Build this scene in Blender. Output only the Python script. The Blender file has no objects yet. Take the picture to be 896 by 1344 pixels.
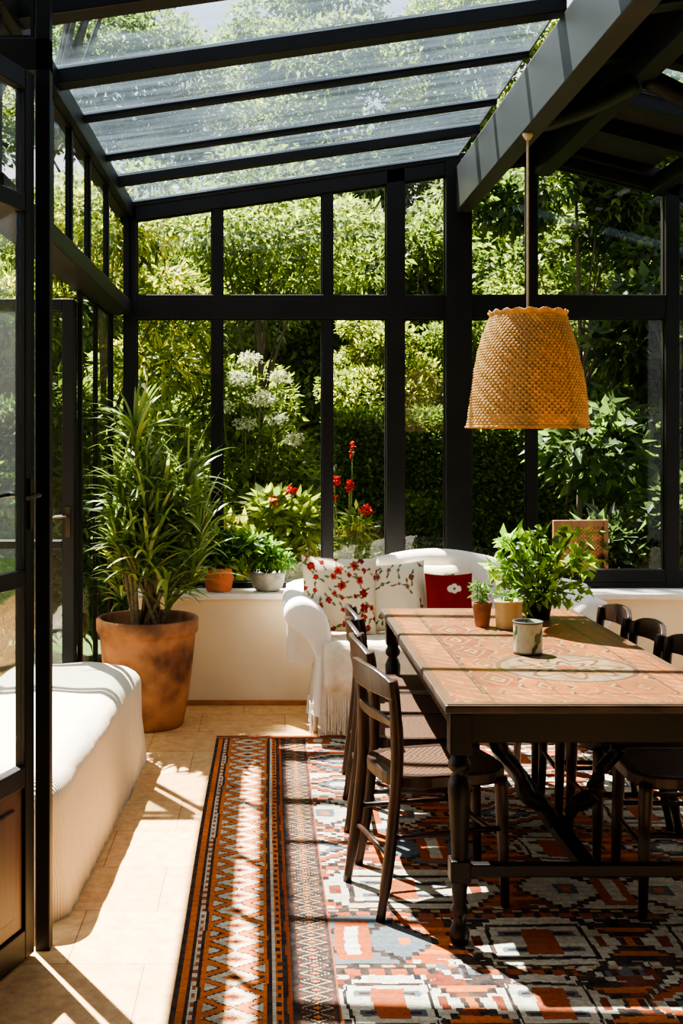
import bpy, math, random
import numpy as np
from mathutils import Vector, Matrix
rng=np.random.default_rng(7); random.seed(7)
sc=bpy.context.scene; COL=sc.collection
F_=1500.0
def X(px,D): return (px-350)*D/F_
def Z(py,D): return 1.55-(py-575)*D/F_
def lin(c):
    c=np.array(c,float)/255.0
    return np.where(c<=0.04045,c/12.92,((c+0.055)/1.055)**2.4)
def L4(c): return tuple(lin(c))+(1.0,)
# ---------------------------------------------------------------- materials
def newmat(name):
    m=bpy.data.materials.new(name); m.use_nodes=True; nt=m.node_tree; nt.nodes.clear()
    out=nt.nodes.new('ShaderNodeOutputMaterial'); return m,nt,out
def N(nt,t,**k):
    n=nt.nodes.new(t)
    for a,b in k.items():
        if a in n.inputs: n.inputs[a].default_value=b
        else: setattr(n,a,b)
    return n
def mat(name,c1,c2=None,scale=8,stretch=(1,1,1),rough=.6,bump=.1,metal=0,spec=.4,detail=6,bscale=None,contrast=(.3,.7)):
    m,nt,out=newmat(name); c2=c2 or c1
    tc=N(nt,'ShaderNodeTexCoord'); mp=N(nt,'ShaderNodeMapping'); mp.inputs['Scale'].default_value=stretch
    no=N(nt,'ShaderNodeTexNoise',Scale=scale,Detail=detail); cr=N(nt,'ShaderNodeValToRGB')
    cr.color_ramp.elements[0].position=contrast[0]; cr.color_ramp.elements[1].position=contrast[1]
    cr.color_ramp.elements[0].color=L4(c1); cr.color_ramp.elements[1].color=L4(c2)
    b=N(nt,'ShaderNodeBsdfPrincipled',Roughness=rough,Metallic=metal); b.inputs['Specular IOR Level'].default_value=spec
    l=nt.links.new; l(tc.outputs['Object'],mp.inputs[0]); l(mp.outputs[0],no.inputs['Vector']); l(no.outputs['Fac'],cr.inputs[0])
    l(cr.outputs[0],b.inputs['Base Color'])
    if bump:
        bp=N(nt,'ShaderNodeBump',Strength=bump,Distance=.01)
        if bscale:
            n2=N(nt,'ShaderNodeTexNoise',Scale=bscale,Detail=3); l(mp.outputs[0],n2.inputs['Vector']); l(n2.outputs['Fac'],bp.inputs['Height'])
        else: l(no.outputs['Fac'],bp.inputs['Height'])
        l(bp.outputs[0],b.inputs['Normal'])
    l(b.outputs[0],out.inputs[0]); return m
def colmat(name,rough=.8,trans=0.0,tboost=(1,1,1),bump=.0,bscale=200,spec=.3,fade=None):
    m,nt,out=newmat(name); l=nt.links.new
    at=N(nt,'ShaderNodeAttribute',attribute_name='Col')
    b=N(nt,'ShaderNodeBsdfPrincipled',Roughness=rough); b.inputs['Specular IOR Level'].default_value=spec
    src=at.outputs['Color']
    if fade:
        tc=N(nt,'ShaderNodeTexCoord'); no=N(nt,'ShaderNodeTexNoise',Scale=fade[1],Detail=8,Roughness=.7); mr=N(nt,'ShaderNodeMapRange')
        mr.inputs[1].default_value=.4; mr.inputs[2].default_value=.7; mr.inputs[3].default_value=fade[2]; mr.inputs[4].default_value=fade[3]
        mx=N(nt,'ShaderNodeMix',data_type='RGBA'); mx.inputs[7].default_value=L4(fade[0])
        l(tc.outputs['Object'],no.inputs['Vector']); l(no.outputs['Fac'],mr.inputs[0]); l(mr.outputs[0],mx.inputs[0]); l(src,mx.inputs[6]); src=mx.outputs[2]
    l(src,b.inputs['Base Color'])
    if bump:
        tc=N(nt,'ShaderNodeTexCoord'); no=N(nt,'ShaderNodeTexNoise',Scale=bscale,Detail=2); bp=N(nt,'ShaderNodeBump',Strength=bump,Distance=.004)
        l(tc.outputs['Object'],no.inputs['Vector']); l(no.outputs['Fac'],bp.inputs['Height']); l(bp.outputs[0],b.inputs['Normal'])
    if trans>0:
        mu=N(nt,'ShaderNodeMix',data_type='RGBA',blend_type='MULTIPLY'); mu.inputs[0].default_value=1
        l(at.outputs['Color'],mu.inputs[6]); mu.inputs[7].default_value=tuple(tboost)+(1,)
        t=N(nt,'ShaderNodeBsdfTranslucent'); l(mu.outputs[2],t.inputs[0])
        ms=N(nt,'ShaderNodeMixShader'); ms.inputs[0].default_value=trans
        l(b.outputs[0],ms.inputs[1]); l(t.outputs[0],ms.inputs[2]); l(ms.outputs[0],out.inputs[0])
    else: l(b.outputs[0],out.inputs[0])
    return m
def glassmat(name,base=.03,gz=.5,tint=(1,1,1),haze=0.0,hcol=(200,215,225)):
    m,nt,out=newmat(name); l=nt.links.new
    lw=N(nt,'ShaderNodeLayerWeight'); lw.inputs[0].default_value=.5
    pw=N(nt,'ShaderNodeMath',operation='POWER'); pw.inputs[1].default_value=4; l(lw.outputs['Facing'],pw.inputs[0])
    ma=N(nt,'ShaderNodeMath',operation='MULTIPLY_ADD'); ma.inputs[1].default_value=gz; ma.inputs[2].default_value=base; l(pw.outputs[0],ma.inputs[0])
    tr=N(nt,'ShaderNodeBsdfTransparent'); tr.inputs[0].default_value=tuple(tint)+(1,)
    gl=N(nt,'ShaderNodeBsdfGlossy',Roughness=.03)
    ms=N(nt,'ShaderNodeMixShader'); l(ma.outputs[0],ms.inputs[0]); l(tr.outputs[0],ms.inputs[1]); l(gl.outputs[0],ms.inputs[2])
    if haze:
        tc=N(nt,'ShaderNodeTexCoord'); mp=N(nt,'ShaderNodeMapping'); mp.inputs['Scale'].default_value=(.9,7,1)
        no=N(nt,'ShaderNodeTexNoise',Scale=2.2,Detail=7,Roughness=.6); l(tc.outputs['Object'],mp.inputs[0]); l(mp.outputs[0],no.inputs['Vector'])
        mr=N(nt,'ShaderNodeMapRange'); mr.inputs[1].default_value=.32; mr.inputs[2].default_value=.72; mr.inputs[3].default_value=haze*.5; mr.inputs[4].default_value=haze*1.9
        l(no.outputs['Fac'],mr.inputs[0])
        t=N(nt,'ShaderNodeBsdfTranslucent'); t.inputs[0].default_value=L4(hcol)
        m2=N(nt,'ShaderNodeMixShader'); l(mr.outputs[0],m2.inputs[0]); l(ms.outputs[0],m2.inputs[1]); l(t.outputs[0],m2.inputs[2]); ms=m2
    l(ms.outputs[0],out.inputs[0]); return m
M={}
M['frame']=mat('black_frame',(10,10,11),(17,17,18),scale=5,rough=.5,bump=.02,spec=.22)
M['beam']=mat('beam_grey_paint',(22,22,21),(30,30,28),scale=3,rough=.5,bump=.03)
M['glass']=glassmat('window_glass',base=.035)
M['doorglass']=glassmat('door_glass',base=.03,gz=.12)
M['sideglass']=glassmat('side_window_glass',base=.05,gz=.2,tint=(.85,.88,.86))
M['roofglass']=glassmat('roof_glass',base=.07,gz=.42,tint=(.58,.68,.76),haze=.034,hcol=(160,182,204))
M['plaster']=mat('cream_plaster',(222,204,174),(232,216,188),scale=4,rough=.9,bump=.08)
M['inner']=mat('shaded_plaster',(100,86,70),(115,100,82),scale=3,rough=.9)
M['sill']=mat('stone_sill',(215,208,196),(236,230,220),scale=14,rough=.35,bump=.03)
M['skirt']=mat('terracotta_baseboard',(150,98,62),(178,122,80),scale=20,rough=.6)
M['doorwood']=mat('dark_stained_door_wood',(50,27,14),(86,48,26),scale=4,stretch=(8,8,.6),rough=.45)
M['walnut']=mat('dark_walnut',(12,8,6),(23,14,10),scale=6,stretch=(6,6,.8),rough=.4,bump=.06,spec=.25)
M['edge']=mat('worn_table_edge',(36,24,17),(78,55,38),scale=9,stretch=(1,1,4),rough=.5,bump=.1)
M['chairwood']=mat('chair_wood',(25,14,9),(60,35,21),scale=7,stretch=(5,5,1),rough=.36,bump=.06,spec=.35)
M['terra']=mat('aged_terracotta',(88,56,38),(176,122,82),scale=4.5,rough=.9,bump=.3,detail=14,contrast=(.38,.62))
M['terra2']=mat('orange_terracotta',(164,82,46),(190,102,62),scale=10,rough=.8,bump=.1)
M['greypot']=mat('weathered_zinc',(96,96,90),(150,146,134),scale=18,rough=.6,bump=.2)
M['soil']=mat('soil',(34,24,17),(58,42,30),scale=40,rough=1,bump=.6)
M['white']=mat('white_cotton',(232,226,214),(244,240,230),scale=9,rough=.95,bump=.35,bscale=60,spec=.1)
M['throw']=mat('cream_wool_throw',(214,198,168),(230,216,190),scale=30,rough=1,bump=.5,bscale=120,spec=.05)
M['sofa']=mat('white_slipcover',(222,214,200),(236,230,218),scale=5,rough=.95,bump=.6,bscale=6,spec=.1)
M['leaf']=colmat('leaf_tissue',rough=.5,trans=.55,tboost=(1.48,1.45,.78))
M['leafin']=colmat('glossy_leaf_tissue',rough=.4,trans=.35,tboost=(1.3,1.4,.8))
M['petal']=colmat('petals',rough=.7,trans=.35)
M['rug']=colmat('woven_kilim_wool',rough=1,bump=.5,bscale=260,spec=.05,fade=((118,88,66),26,.02,.50))
M['cloth']=colmat('printed_cotton',rough=.95,bump=.3,bscale=90,spec=.1)
M['tabletop']=colmat('painted_table_top',rough=.36,bump=.15,bscale=50,spec=.3,fade=((96,62,34),7,.25,.95))
M['ceramic']=colmat('painted_ceramic',rough=.4)
M['straw']=colmat('woven_straw',rough=.8,trans=.40,tboost=(1.1,.96,.76),bump=.35,bscale=300)
M['bark']=mat('bark',(60,52,38),(94,82,62),scale=6,stretch=(3,3,.6),rough=1,bump=.6)
M['barkg']=mat('green_stem',(70,88,40),(96,112,52),scale=10,rough=.8)
M['cane']=mat('dracaena_cane',(96,80,58),(134,116,86),scale=20,stretch=(1,1,4),rough=.9,bump=.3)
M['grass']=mat('garden_ground',(42,60,26),(72,90,40),scale=3,rough=1,bump=.6,bscale=30)
M['metal']=mat('dark_aged_bronze',(44,36,26),(62,52,36),scale=8,rough=.45,metal=.8)
M['cordm']=mat('linen_cord',(150,134,112),(172,156,132),scale=30,rough=.8)
M['bulb']=mat('opal_bulb_glass',(240,235,220),(245,240,228),scale=3,rough=.15,bump=0)
M['outdoor']=mat('garden_chair_wood',(110,74,48),(146,100,66),scale=9,rough=.7)
M['darkpanel']=mat('dark_roof_board',(14,13,12),(22,20,18),scale=4,stretch=(1,6,1),rough=.7)
def seatmat():
    m,nt,out=newmat('woven_rush'); l=nt.links.new
    tc=N(nt,'ShaderNodeTexCoord'); ck=N(nt,'ShaderNodeTexChecker',Scale=90)
    ck.inputs[1].default_value=L4((98,62,34)); ck.inputs[2].default_value=L4((48,29,16))
    b=N(nt,'ShaderNodeBsdfPrincipled',Roughness=.75); b.inputs['Specular IOR Level'].default_value=.15; bp=N(nt,'ShaderNodeBump',Strength=.5,Distance=.003)
    l(tc.outputs['Object'],ck.inputs[0]); l(ck.outputs[0],b.inputs['Base Color']); l(ck.outputs[1],bp.inputs['Height']); l(bp.outputs[0],b.inputs['Normal']); l(b.outputs[0],out.inputs[0]); return m
M['rush']=seatmat()
def floormat():
    m,nt,out=newmat('stone_tile_floor'); l=nt.links.new
    tc=N(nt,'ShaderNodeTexCoord'); mp=N(nt,'ShaderNodeMapping'); mp.inputs['Location'].default_value=(.13,.05,0)
    br=N(nt,'ShaderNodeTexBrick',Scale=1.0); br.inputs['Brick Width'].default_value=.46; br.inputs['Row Height'].default_value=.38; br.inputs['Mortar Size'].default_value=.0025; br.inputs['Mortar Smooth'].default_value=.4
    br.inputs['Color1'].default_value=L4((204,162,110)); br.inputs['Color2'].default_value=L4((220,182,130)); br.inputs['Mortar'].default_value=L4((140,106,72))
    no=N(nt,'ShaderNodeTexNoise',Scale=16,Detail=12,Roughness=.78); cr=N(nt,'ShaderNodeValToRGB')
    cr.color_ramp.elements[0].color=L4((172,138,100)); cr.color_ramp.elements[1].color=L4((255,248,234)); cr.color_ramp.elements[0].position=.34; cr.color_ramp.elements[1].position=.6
    mx=N(nt,'ShaderNodeMix',data_type='RGBA',blend_type='MULTIPLY'); mx.inputs[0].default_value=.7
    b=N(nt,'ShaderNodeBsdfPrincipled',Roughness=.45); bp=N(nt,'ShaderNodeBump',Strength=.2,Distance=.003); b.inputs['Specular IOR Level'].default_value=.4
    l(tc.outputs['Object'],mp.inputs[0]); l(mp.outputs[0],br.inputs['Vector']); l(tc.outputs['Object'],no.inputs['Vector']); l(no.outputs['Fac'],cr.inputs[0])
    l(br.outputs['Color'],mx.inputs[6]); l(cr.outputs[0],mx.inputs[7]); l(mx.outputs[2],b.inputs['Base Color'])
    ad=N(nt,'ShaderNodeMath',operation='MULTIPLY_ADD'); ad.inputs[1].default_value=-1.5; l(br.outputs['Fac'],ad.inputs[0]); l(no.outputs['Fac'],ad.inputs[2])
    l(ad.outputs[0],bp.inputs['Height']); l(bp.outputs[0],b.inputs['Normal']); l(b.outputs[0],out.inputs[0]); return m
M['floor']=floormat()
# ---------------------------------------------------------------- builders
def finish(o,parent=None,loc=None,rot=None,label=None,cat=None,kind=None,group=None,smooth=False,bevel=0,bseg=2,sub=0):
    COL.objects.link(o)
    if parent: o.parent=parent
    if loc is not None: o.location=loc
    if rot is not None: o.rotation_euler=rot
    if label: o['label']=label
    if cat: o['category']=cat
    if kind: o['kind']=kind
    if group: o['group']=group
    if o.type=='MESH':
        if smooth:
            o.data.polygons.foreach_set('use_smooth',[True]*len(o.data.polygons))
        if bevel:
            b=o.modifiers.new('b','BEVEL'); b.width=bevel; b.segments=bseg; b.limit_method='ANGLE'; b.angle_limit=.6
        if sub:
            s=o.modifiers.new('s','SUBSURF'); s.levels=sub; s.render_levels=sub
    return o
def empty(name,loc,label,cat,rot=None,group=None):
    o=bpy.data.objects.new(name,None); o.empty_display_size=.1
    return finish(o,loc=loc,rot=rot,label=label,cat=cat,group=group)
def np_mesh(name,V,Fc,mats,colors=None,domain='CORNER'):
    V=np.asarray(V,np.float32); Fc=np.asarray(Fc,np.int32); k=Fc.shape[1]
    me=bpy.data.meshes.new(name); me.vertices.add(len(V)); me.vertices.foreach_set('co',V.ravel())
    me.loops.add(Fc.size); me.loops.foreach_set('vertex_index',Fc.ravel())
    me.polygons.add(len(Fc)); me.polygons.foreach_set('loop_start',np.arange(0,Fc.size,k,dtype=np.int32))
    me.update(calc_edges=True); 
    if colors is not None:
        a=me.color_attributes.new('Col','FLOAT_COLOR',domain); c=np.ones((len(colors),4),np.float32); c[:,:3]=colors
        if domain=='CORNER' and len(colors)==len(Fc): c=np.repeat(c,k,axis=0)
        a.data.foreach_set('color',c.ravel())
    for m in (mats if isinstance(mats,list) else [mats]): me.materials.append(m)
    me.validate(); return bpy.data.objects.new(name,me)
class G:
    def __init__(s): s.v=[];s.f=[];s.m=[]
    def add(s,v,f,mi=0):
        b=len(s.v); s.v+=[tuple(p) for p in v]; s.f+=[tuple(i+b for i in q) for q in f]; s.m+=[mi]*len(f); return s
    def box(s,x0,x1,y0,y1,z0,z1,mi=0,M4=None):
        v=[Vector(p) for p in [(x0,y0,z0),(x1,y0,z0),(x1,y1,z0),(x0,y1,z0),(x0,y0,z1),(x1,y0,z1),(x1,y1,z1),(x0,y1,z1)]]
        if M4: v=[M4@p for p in v]
        return s.add(v,[(3,2,1,0),(4,5,6,7),(0,1,5,4),(1,2,6,5),(2,3,7,6),(3,0,4,7)],mi)
    def hexa(s,p,mi=0): return s.add(p,[(3,2,1,0),(4,5,6,7),(0,1,5,4),(1,2,6,5),(2,3,7,6),(3,0,4,7)],mi)
    def tube(s,pts,rad,seg=10,mi=0,flat=1.0,up=None):
        pts=[Vector(p) for p in pts]; n=len(pts); rad=rad if isinstance(rad,(list,tuple)) else [rad]*n
        v=[];ref=Vector(up) if up else None
        for i,p in enumerate(pts):
            t=(pts[min(i+1,n-1)]-pts[max(i-1,0)]).normalized()
            r=ref or (Vector((0,0,1)) if abs(t.z)<.9 else Vector((1,0,0)))
            a=t.cross(r).normalized(); b=a.cross(t).normalized(); 
            for k in range(seg):
                th=2*math.pi*k/seg; v.append(p+a*math.cos(th)*rad[i]*flat+b*math.sin(th)*rad[i])
        f=[(i*seg+k,i*seg+(k+1)%seg,(i+1)*seg+(k+1)%seg,(i+1)*seg+k) for i in range(n-1) for k in range(seg)]
        f+=[tuple(range(seg))[::-1],tuple((n-1)*seg+k for k in range(seg))]
        return s.add(v,f,mi)
    def lathe(s,prof,c=(0,0,0),seg=32,mi=0,cap=True):
        v=[];n=len(prof)
        for r,z in prof:
            for k in range(seg):
                th=2*math.pi*k/seg; v.append((c[0]+r*math.cos(th),c[1]+r*math.sin(th),c[2]+z))
        f=[(i*seg+k,i*seg+(k+1)%seg,(i+1)*seg+(k+1)%seg,(i+1)*seg+k) for i in range(n-1) for k in range(seg)]
        if cap: f+=[tuple(range(seg))[::-1],tuple((n-1)*seg+k for k in range(seg))]
        return s.add(v,f,mi)
    def obj(s,name,mats,**k):
        me=bpy.data.meshes.new(name); me.from_pydata(s.v,[],s.f); me.update()
        for m in (mats if isinstance(mats,list) else [mats]): me.materials.append(m)
        me.polygons.foreach_set('material_index',s.m)
        return finish(bpy.data.objects.new(name,me),**k)
def smooth_pts(P,n=6):
    P=[Vector(p) for p in P]; out=[]
    for i in range(len(P)-1):
        p0=P[max(i-1,0)];p1=P[i];p2=P[i+1];p3=P[min(i+2,len(P)-1)]
        for k in range(n):
            t=k/n; out.append(.5*((2*p1)+(p2-p0)*t+(2*p0-5*p1+4*p2-p3)*t*t+(3*p1-p0-3*p2+p3)*t**3))
    out.append(P[-1]); return out
def unit(a): return a/np.maximum(np.linalg.norm(a,axis=1,keepdims=True),1e-9)
def leaf_mesh(name,P,Dr,ln,wd,colors,matl,fold=.15):
    n=len(P); Dr=unit(Dr); R=unit(rng.normal(size=(n,3))*.6+np.array([0,0,1.0])); S=unit(np.cross(Dr,R)); Nn=np.cross(S,Dr)
    ln=np.broadcast_to(ln,(n,))[:,None]; wd=np.broadcast_to(wd,(n,))[:,None]
    V=np.stack([P,P+Dr*ln*.42+S*wd*.5+Nn*wd*fold,P+Dr*ln-Nn*ln*.08,P+Dr*ln*.42-S*wd*.5+Nn*wd*fold],1).reshape(-1,3)
    b=(np.arange(n)*4)[:,None]; Fc=np.concatenate([b+np.array([[0,1,2]]),b+np.array([[0,2,3]])],1).reshape(-1,3)
    return np_mesh(name,V,Fc,matl,np.repeat(colors,2,axis=0))
LB=.92
def pal(n,cols,var=.18):
    c=np.array([lin(x) for x in cols]); i=rng.integers(0,len(c),n); return np.clip(c[i]*LB*(1+rng.normal(size=(n,1))*var),.002,.95)
def blobleaves(name,blobs,n,ln,wd,cols,parent,matl=None,shell=.55,droop=.2,var=.22,kind=None):
    B=np.array(blobs,float); w=(B[:,3]*B[:,4]*B[:,5])**(2/3); k=rng.choice(len(B),n,p=w/w.sum()); d=unit(rng.normal(size=(n,3)))
    r=shell+(1-shell)*rng.random((n,1))**.6*(.85+.3*rng.random((n,1)))
    P=B[k,:3]+d*B[k,3:6]*r; Dr=d+rng.normal(size=(n,3))*.7+np.array([0,0,-droop])
    o=leaf_mesh(name,P,Dr,ln*(.6+.7*rng.random(n)),wd*(.6+.7*rng.random(n)),pal(n,cols,var),matl or M['leaf'])
    return finish(o,parent=parent,kind=kind)
def ribbons(name,bases,dirs,ln,wd,cols,parent,matl,droop=.5,seg=5):
    n=len(bases); P=np.array(bases,float).copy(); d=unit(np.array(dirs,float)); ln=np.broadcast_to(ln,(n,)); side=unit(np.cross(d,np.array([0,0,1.])+rng.normal(size=(n,3))*.2)); V=[]
    for i in range(seg+1):
        t=i/seg; w=wd*(math.sin(math.pi*min(.98,.12+.88*t))**.6)*.5 if i<seg else .0008
        V.append(np.stack([P-side*w,P+side*w],1)); P=P+d*(ln/seg)[:,None]; d=unit(d+np.array([0,0,-droop/seg])*(1+t))
    V=np.stack(V,1).reshape(n,-1,3); k=V.shape[1]; base=(np.arange(n)*k)[:,None,None]
    q=np.array([[2*i,2*i+1,2*i+3,2*i+2] for i in range(seg)])[None]; Fc=(base+q).reshape(-1,4)
    o=np_mesh(name,V.reshape(-1,3),Fc,matl,np.repeat(pal(n,cols),seg,axis=0)); return finish(o,parent=parent)
cnt={'window':0,'trim':0,'door':0}
def nm(k): cnt[k]+=1; return f"{k}_{cnt[k]}"
def trim(x0,x1,y0,y1,z0,z1,m='frame',bevel=.004,label=None):
    return G().box(x0,x1,y0,y1,z0,z1).obj(nm('trim'),M[m],kind='structure',bevel=bevel,label=label,cat=None)
def window(c,nrm,sw=.022,t=.03,glass='glass'):
    c=[Vector(p) for p in c]; nn=Vector(nrm).normalized()*t/2; e=[]
    for i in range(4):
        p=c[i]; a=(c[(i+1)%4]-p); b=(c[(i-1)%4]-p); s=a.normalized().cross(b.normalized()).length
        e.append(p+(a.normalized()+b.normalized())*sw/max(s,.3))
    g=G()
    for i in range(4):
        j=(i+1)%4; g.hexa([c[i]-nn,c[j]-nn,e[j]-nn,e[i]-nn,c[i]+nn,c[j]+nn,e[j]+nn,e[i]+nn],0)
    g.add(e,[(0,1,2,3)],1)
    return g.obj(nm('window'),[M['frame'],M[glass]],kind='structure')
# ---------------------------------------------------------------- camera, light
cam=bpy.data.cameras.new('camera'); co=bpy.data.objects.new('camera',cam); COL.objects.link(co)
co.location=(0,0,1.55); co.rotation_euler=(math.pi/2,0,0); cam.sensor_width=36; cam.sensor_fit='AUTO'; cam.lens=1500/1344*36
cam.shift_x=98/1344; cam.shift_y=-97/1344; cam.clip_start=.05; cam.clip_end=200; sc.camera=co
sd=Vector((-.30,.46,1.0)).normalized()
su=bpy.data.lights.new('sun','SUN'); su.energy=60; su.angle=.012; su.color=(1,.94,.83); so=bpy.data.objects.new('sun',su); COL.objects.link(so)
so.rotation_euler=sd.to_track_quat('Z','Y').to_euler(); so.location=(-4,12,12)
w=bpy.data.worlds.new('sky'); sc.world=w; w.use_nodes=True; nt=w.node_tree; bg=nt.nodes['Background']
sk=nt.nodes.new('ShaderNodeTexSky'); sk.sky_type='NISHITA'; sk.sun_disc=False; sk.sun_elevation=math.asin(sd.z); sk.sun_rotation=math.atan2(sd.x,sd.y); sk.dust_density=3
mxw=nt.nodes.new('ShaderNodeMix'); mxw.data_type='RGBA'; mxw.inputs[0].default_value=.6; mxw.inputs[7].default_value=(4.2,4.1,3.8,1)
nt.links.new(sk.outputs[0],mxw.inputs[6]); nt.links.new(mxw.outputs[2],bg.inputs[0]); bg.inputs[1].default_value=.50
sc.view_settings.view_transform='AgX'; sc.view_settings.look='AgX - Medium High Contrast'; sc.view_settings.exposure=-0.12
# ---------------------------------------------------------------- room shell
WY=6.90
XL,XB,XR,XE=-.84,1.15,1.65,3.3
def roofz(x):
    if x<=XR: return 2.95+(x-XL)*(.36/ (XR-XL))
    return 3.31-(x-XR)*.26
G().box(-2.3,3.4,-1.6,7.0,-.12,0).obj('floor',M['floor'],kind='structure')
G().box(-.80,3.4,6.64,7.0,0,.615).obj('wall_far',M['plaster'],kind='structure')
G().box(-.80,3.3,6.60,6.87,.615,.65).obj(nm('trim'),M['sill'],kind='structure',bevel=.008,label='pale stone window sill')
G().box(-.80,3.3,6.625,6.64,0,.03).obj('baseboard_far',M['skirt'],kind='structure',bevel=.003)
G().box(3.3,3.4,-1.6,3.6,0,3.2).obj('wall_right',M['inner'],kind='structure')
G().box(3.3,3.4,3.6,6.9,0,.62).obj('wall_right_low',M['plaster'],kind='structure')
G().box(-2.3,3.4,-1.7,-1.6,0,3.2).obj('wall_near',M['inner'],kind='structure')
G().box(-1.75,-1.65,-1.6,2.2,0,3.2).obj('wall_left',M['inner'],kind='structure')
G().box(-1.75,3.4,-1.7,2.3,3.35,3.45).obj('ceiling',M['inner'],kind='structure')
def vx(px): return X(px,WY)
posts=[(163,180,1),(278,292,0),(422,436,0),(506,530,1),(583,617,2),(690,704,0),(870,888,1)]
for a,b,k in posts:
    xa,xb=vx(a),vx(b); d=.035 if k==0 else .05
    g=G(); z1a,z1b=roofz(xa)-.02,roofz(xb)-.02
    y0,y1=WY-d-(.02 if k==2 else 0),WY+d
    g.hexa([(xa,y0,.65),(xb,y0,.65),(xb,y1,.65),(xa,y1,.65),(xa,y0,z1a),(xb,y0,z1b),(xb,y1,z1b),(xa,y1,z1a)])
    g.obj(nm('trim'),M['frame'],kind='structure',bevel=.004)
zr0,zr1=Z(419,WY),Z(388,WY)
trim(vx(163),3.3,WY-.045,WY+.045,zr0,zr1)
trim(vx(163),3.3,WY-.045,WY+.045,.65,.65+.035)
trim(vx(740),3.3,WY-.045,WY+.045,.685,Z(747,WY))
for xa,xb in ((XL-.04,XR),(XR,3.3)):
    g=G(); za,zb=roofz(xa),roofz(xb); h=.10
    g.hexa([(xa,WY-.05,za-h),(xb,WY-.05,zb-h),(xb,WY+.05,zb-h),(xa,WY+.05,za-h),(xa,WY-.05,za+.02),(xb,WY-.05,zb+.02),(xb,WY+.05,zb+.02),(xa,WY+.05,za+.02)])
    g.obj(nm('trim'),M['frame'],kind='structure',bevel=.004)
panes=[(180,278),(292,422),(436,506),(530,583),(617,690),(704,870),(888,1075)]
for a,b in panes:
    xa,xb=vx(a),vx(b)
    window([(xa,WY,.685),(xb,WY,.685),(xb,WY,zr0),(xa,WY,zr0)],(0,1,0),sw=.006)
    window([(xa,WY,zr1),(xb,WY,zr1),(xb,WY,roofz(xb)-.10),(xa,WY,roofz(xa)-.10)],(0,1,0),sw=.006)
# garden side: eave, transom, clerestory and slim lower panes
XW=-.945
trim(XW-.012,XW+.012,WY-.04,WY+.04,0,2.3)
window([(XW+.012,WY,.02),(vx(163),WY,.02),(vx(163),WY,2.3),(XW+.012,WY,2.3)],(0,1,0),sw=.006,t=.02,glass='sideglass')
trim(-.90,-.80,3.45,WY-.05,2.87,2.97)
trim(-.965,-.81,3.52,WY-.05,2.29,2.37)
ym=[3.55,4.42,4.86,5.36,5.98,6.82]
for y in ym: trim(-.855,-.825,y-.018,y+.018,2.37,2.87,bevel=.002)
for a,b in zip(ym[:-1],ym[1:]):
    window([(-.84,a+.018,2.37),(-.84,b-.018,2.37),(-.84,b-.018,2.87),(-.84,a+.018,2.87)],(1,0,0),sw=.006,t=.01)
for y in (5.80,6.32): trim(XW-.014,XW+.010,y-.02,y+.02,0,2.29,bevel=.002)
for a,b in ((5.82,6.30),(6.34,6.86)):
    window([(XW,a,.02),(XW,b,.02),(XW,b,2.29),(XW,a,2.29)],(1,0,0),sw=.010,t=.012,glass='sideglass')
trim(-.700,-.655,3.45,3.50,0,2.93)
trim(-1.7,-.655,3.45,3.50,2.66,2.76)
trim(-1.7,-.655,3.45,3.50,2.90,3.0)
window([(-1.7,3.475,2.76),(-.705,3.475,2.76),(-.705,3.475,2.90),(-1.7,3.475,2.90)],(0,1,0),sw=.01)
def door(loc,ang,W,H,rails,panel=None,stile=.055,label=None,hx=None,hz=1.04,sgn=-1,glass='doorglass'):
    e=bpy.data.objects.new(nm('door'),None); finish(e,loc=loc,rot=(0,0,ang),kind='structure',label=label)
    g=G(); t=.018
    g.box(0,stile,-t,t,.01,H).box(W-stile,W,-t,t,.01,H)
    for z0,z1 in rails: g.box(stile,W-stile,-t,t,z0,z1)
    g.obj('door_frame',M['frame'],parent=e,bevel=.004)
    r=sorted(rails)
    for i in range(len(r)-1):
        z0,z1=r[i][1],r[i+1][0]
        if panel is not None and i==0:
            pg=G(); pg.box(stile,W-stile,-.008,.008,z0,z1); pg.box(stile+.05,W-stile-.05,-.016,.016,z0+.05,z1-.05); pg.obj('door_panel',M['doorwood'],parent=e,bevel=.006,label='reddish brown wooden lower panel')
        else: G().box(stile,W-stile,-.003,.003,z0,z1).obj('door_glass',M[glass],parent=e)
    if hx is not None:
        for s_ in (-1,1):
            h=G(); h.box(hx-.012,hx+.012,min(s_*.018,s_*.026),max(s_*.018,s_*.026),hz-.10,hz+.05); h.tube([(hx,s_*.026,hz),(hx,s_*.05,hz),(hx+sgn*.02,s_*.054,hz),(hx+sgn*.08,s_*.054,hz-.005)],.006,8)
            h.obj('handle',M['metal'],parent=e,smooth=False,label='dark bronze lever handle')
    return e
door((-.712,3.43,0),math.atan2(-.30,-.095),1.0,2.64,[(.01,.10),(.52,.58),(1.11,1.16),(2.22,2.27),(2.58,2.64)],panel=True,label='open black-framed glazed door with wooden lower panel',hx=.028,hz=1.38,sgn=1,stile=.055)
door((-.955,5.74,0),math.radians(180),.75,2.24,[(.01,.12),(1.0,1.04),(2.18,2.24)],label='folded black-framed glazed door leaf',stile=.06,glass='sideglass')
door((-.955,5.68,0),math.radians(181),.75,2.24,[(.01,.12),(1.0,1.04),(2.18,2.24)],label='folded black-framed glazed door leaf',stile=.06,hx=.03,hz=1.16,sgn=1,glass='sideglass')
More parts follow.
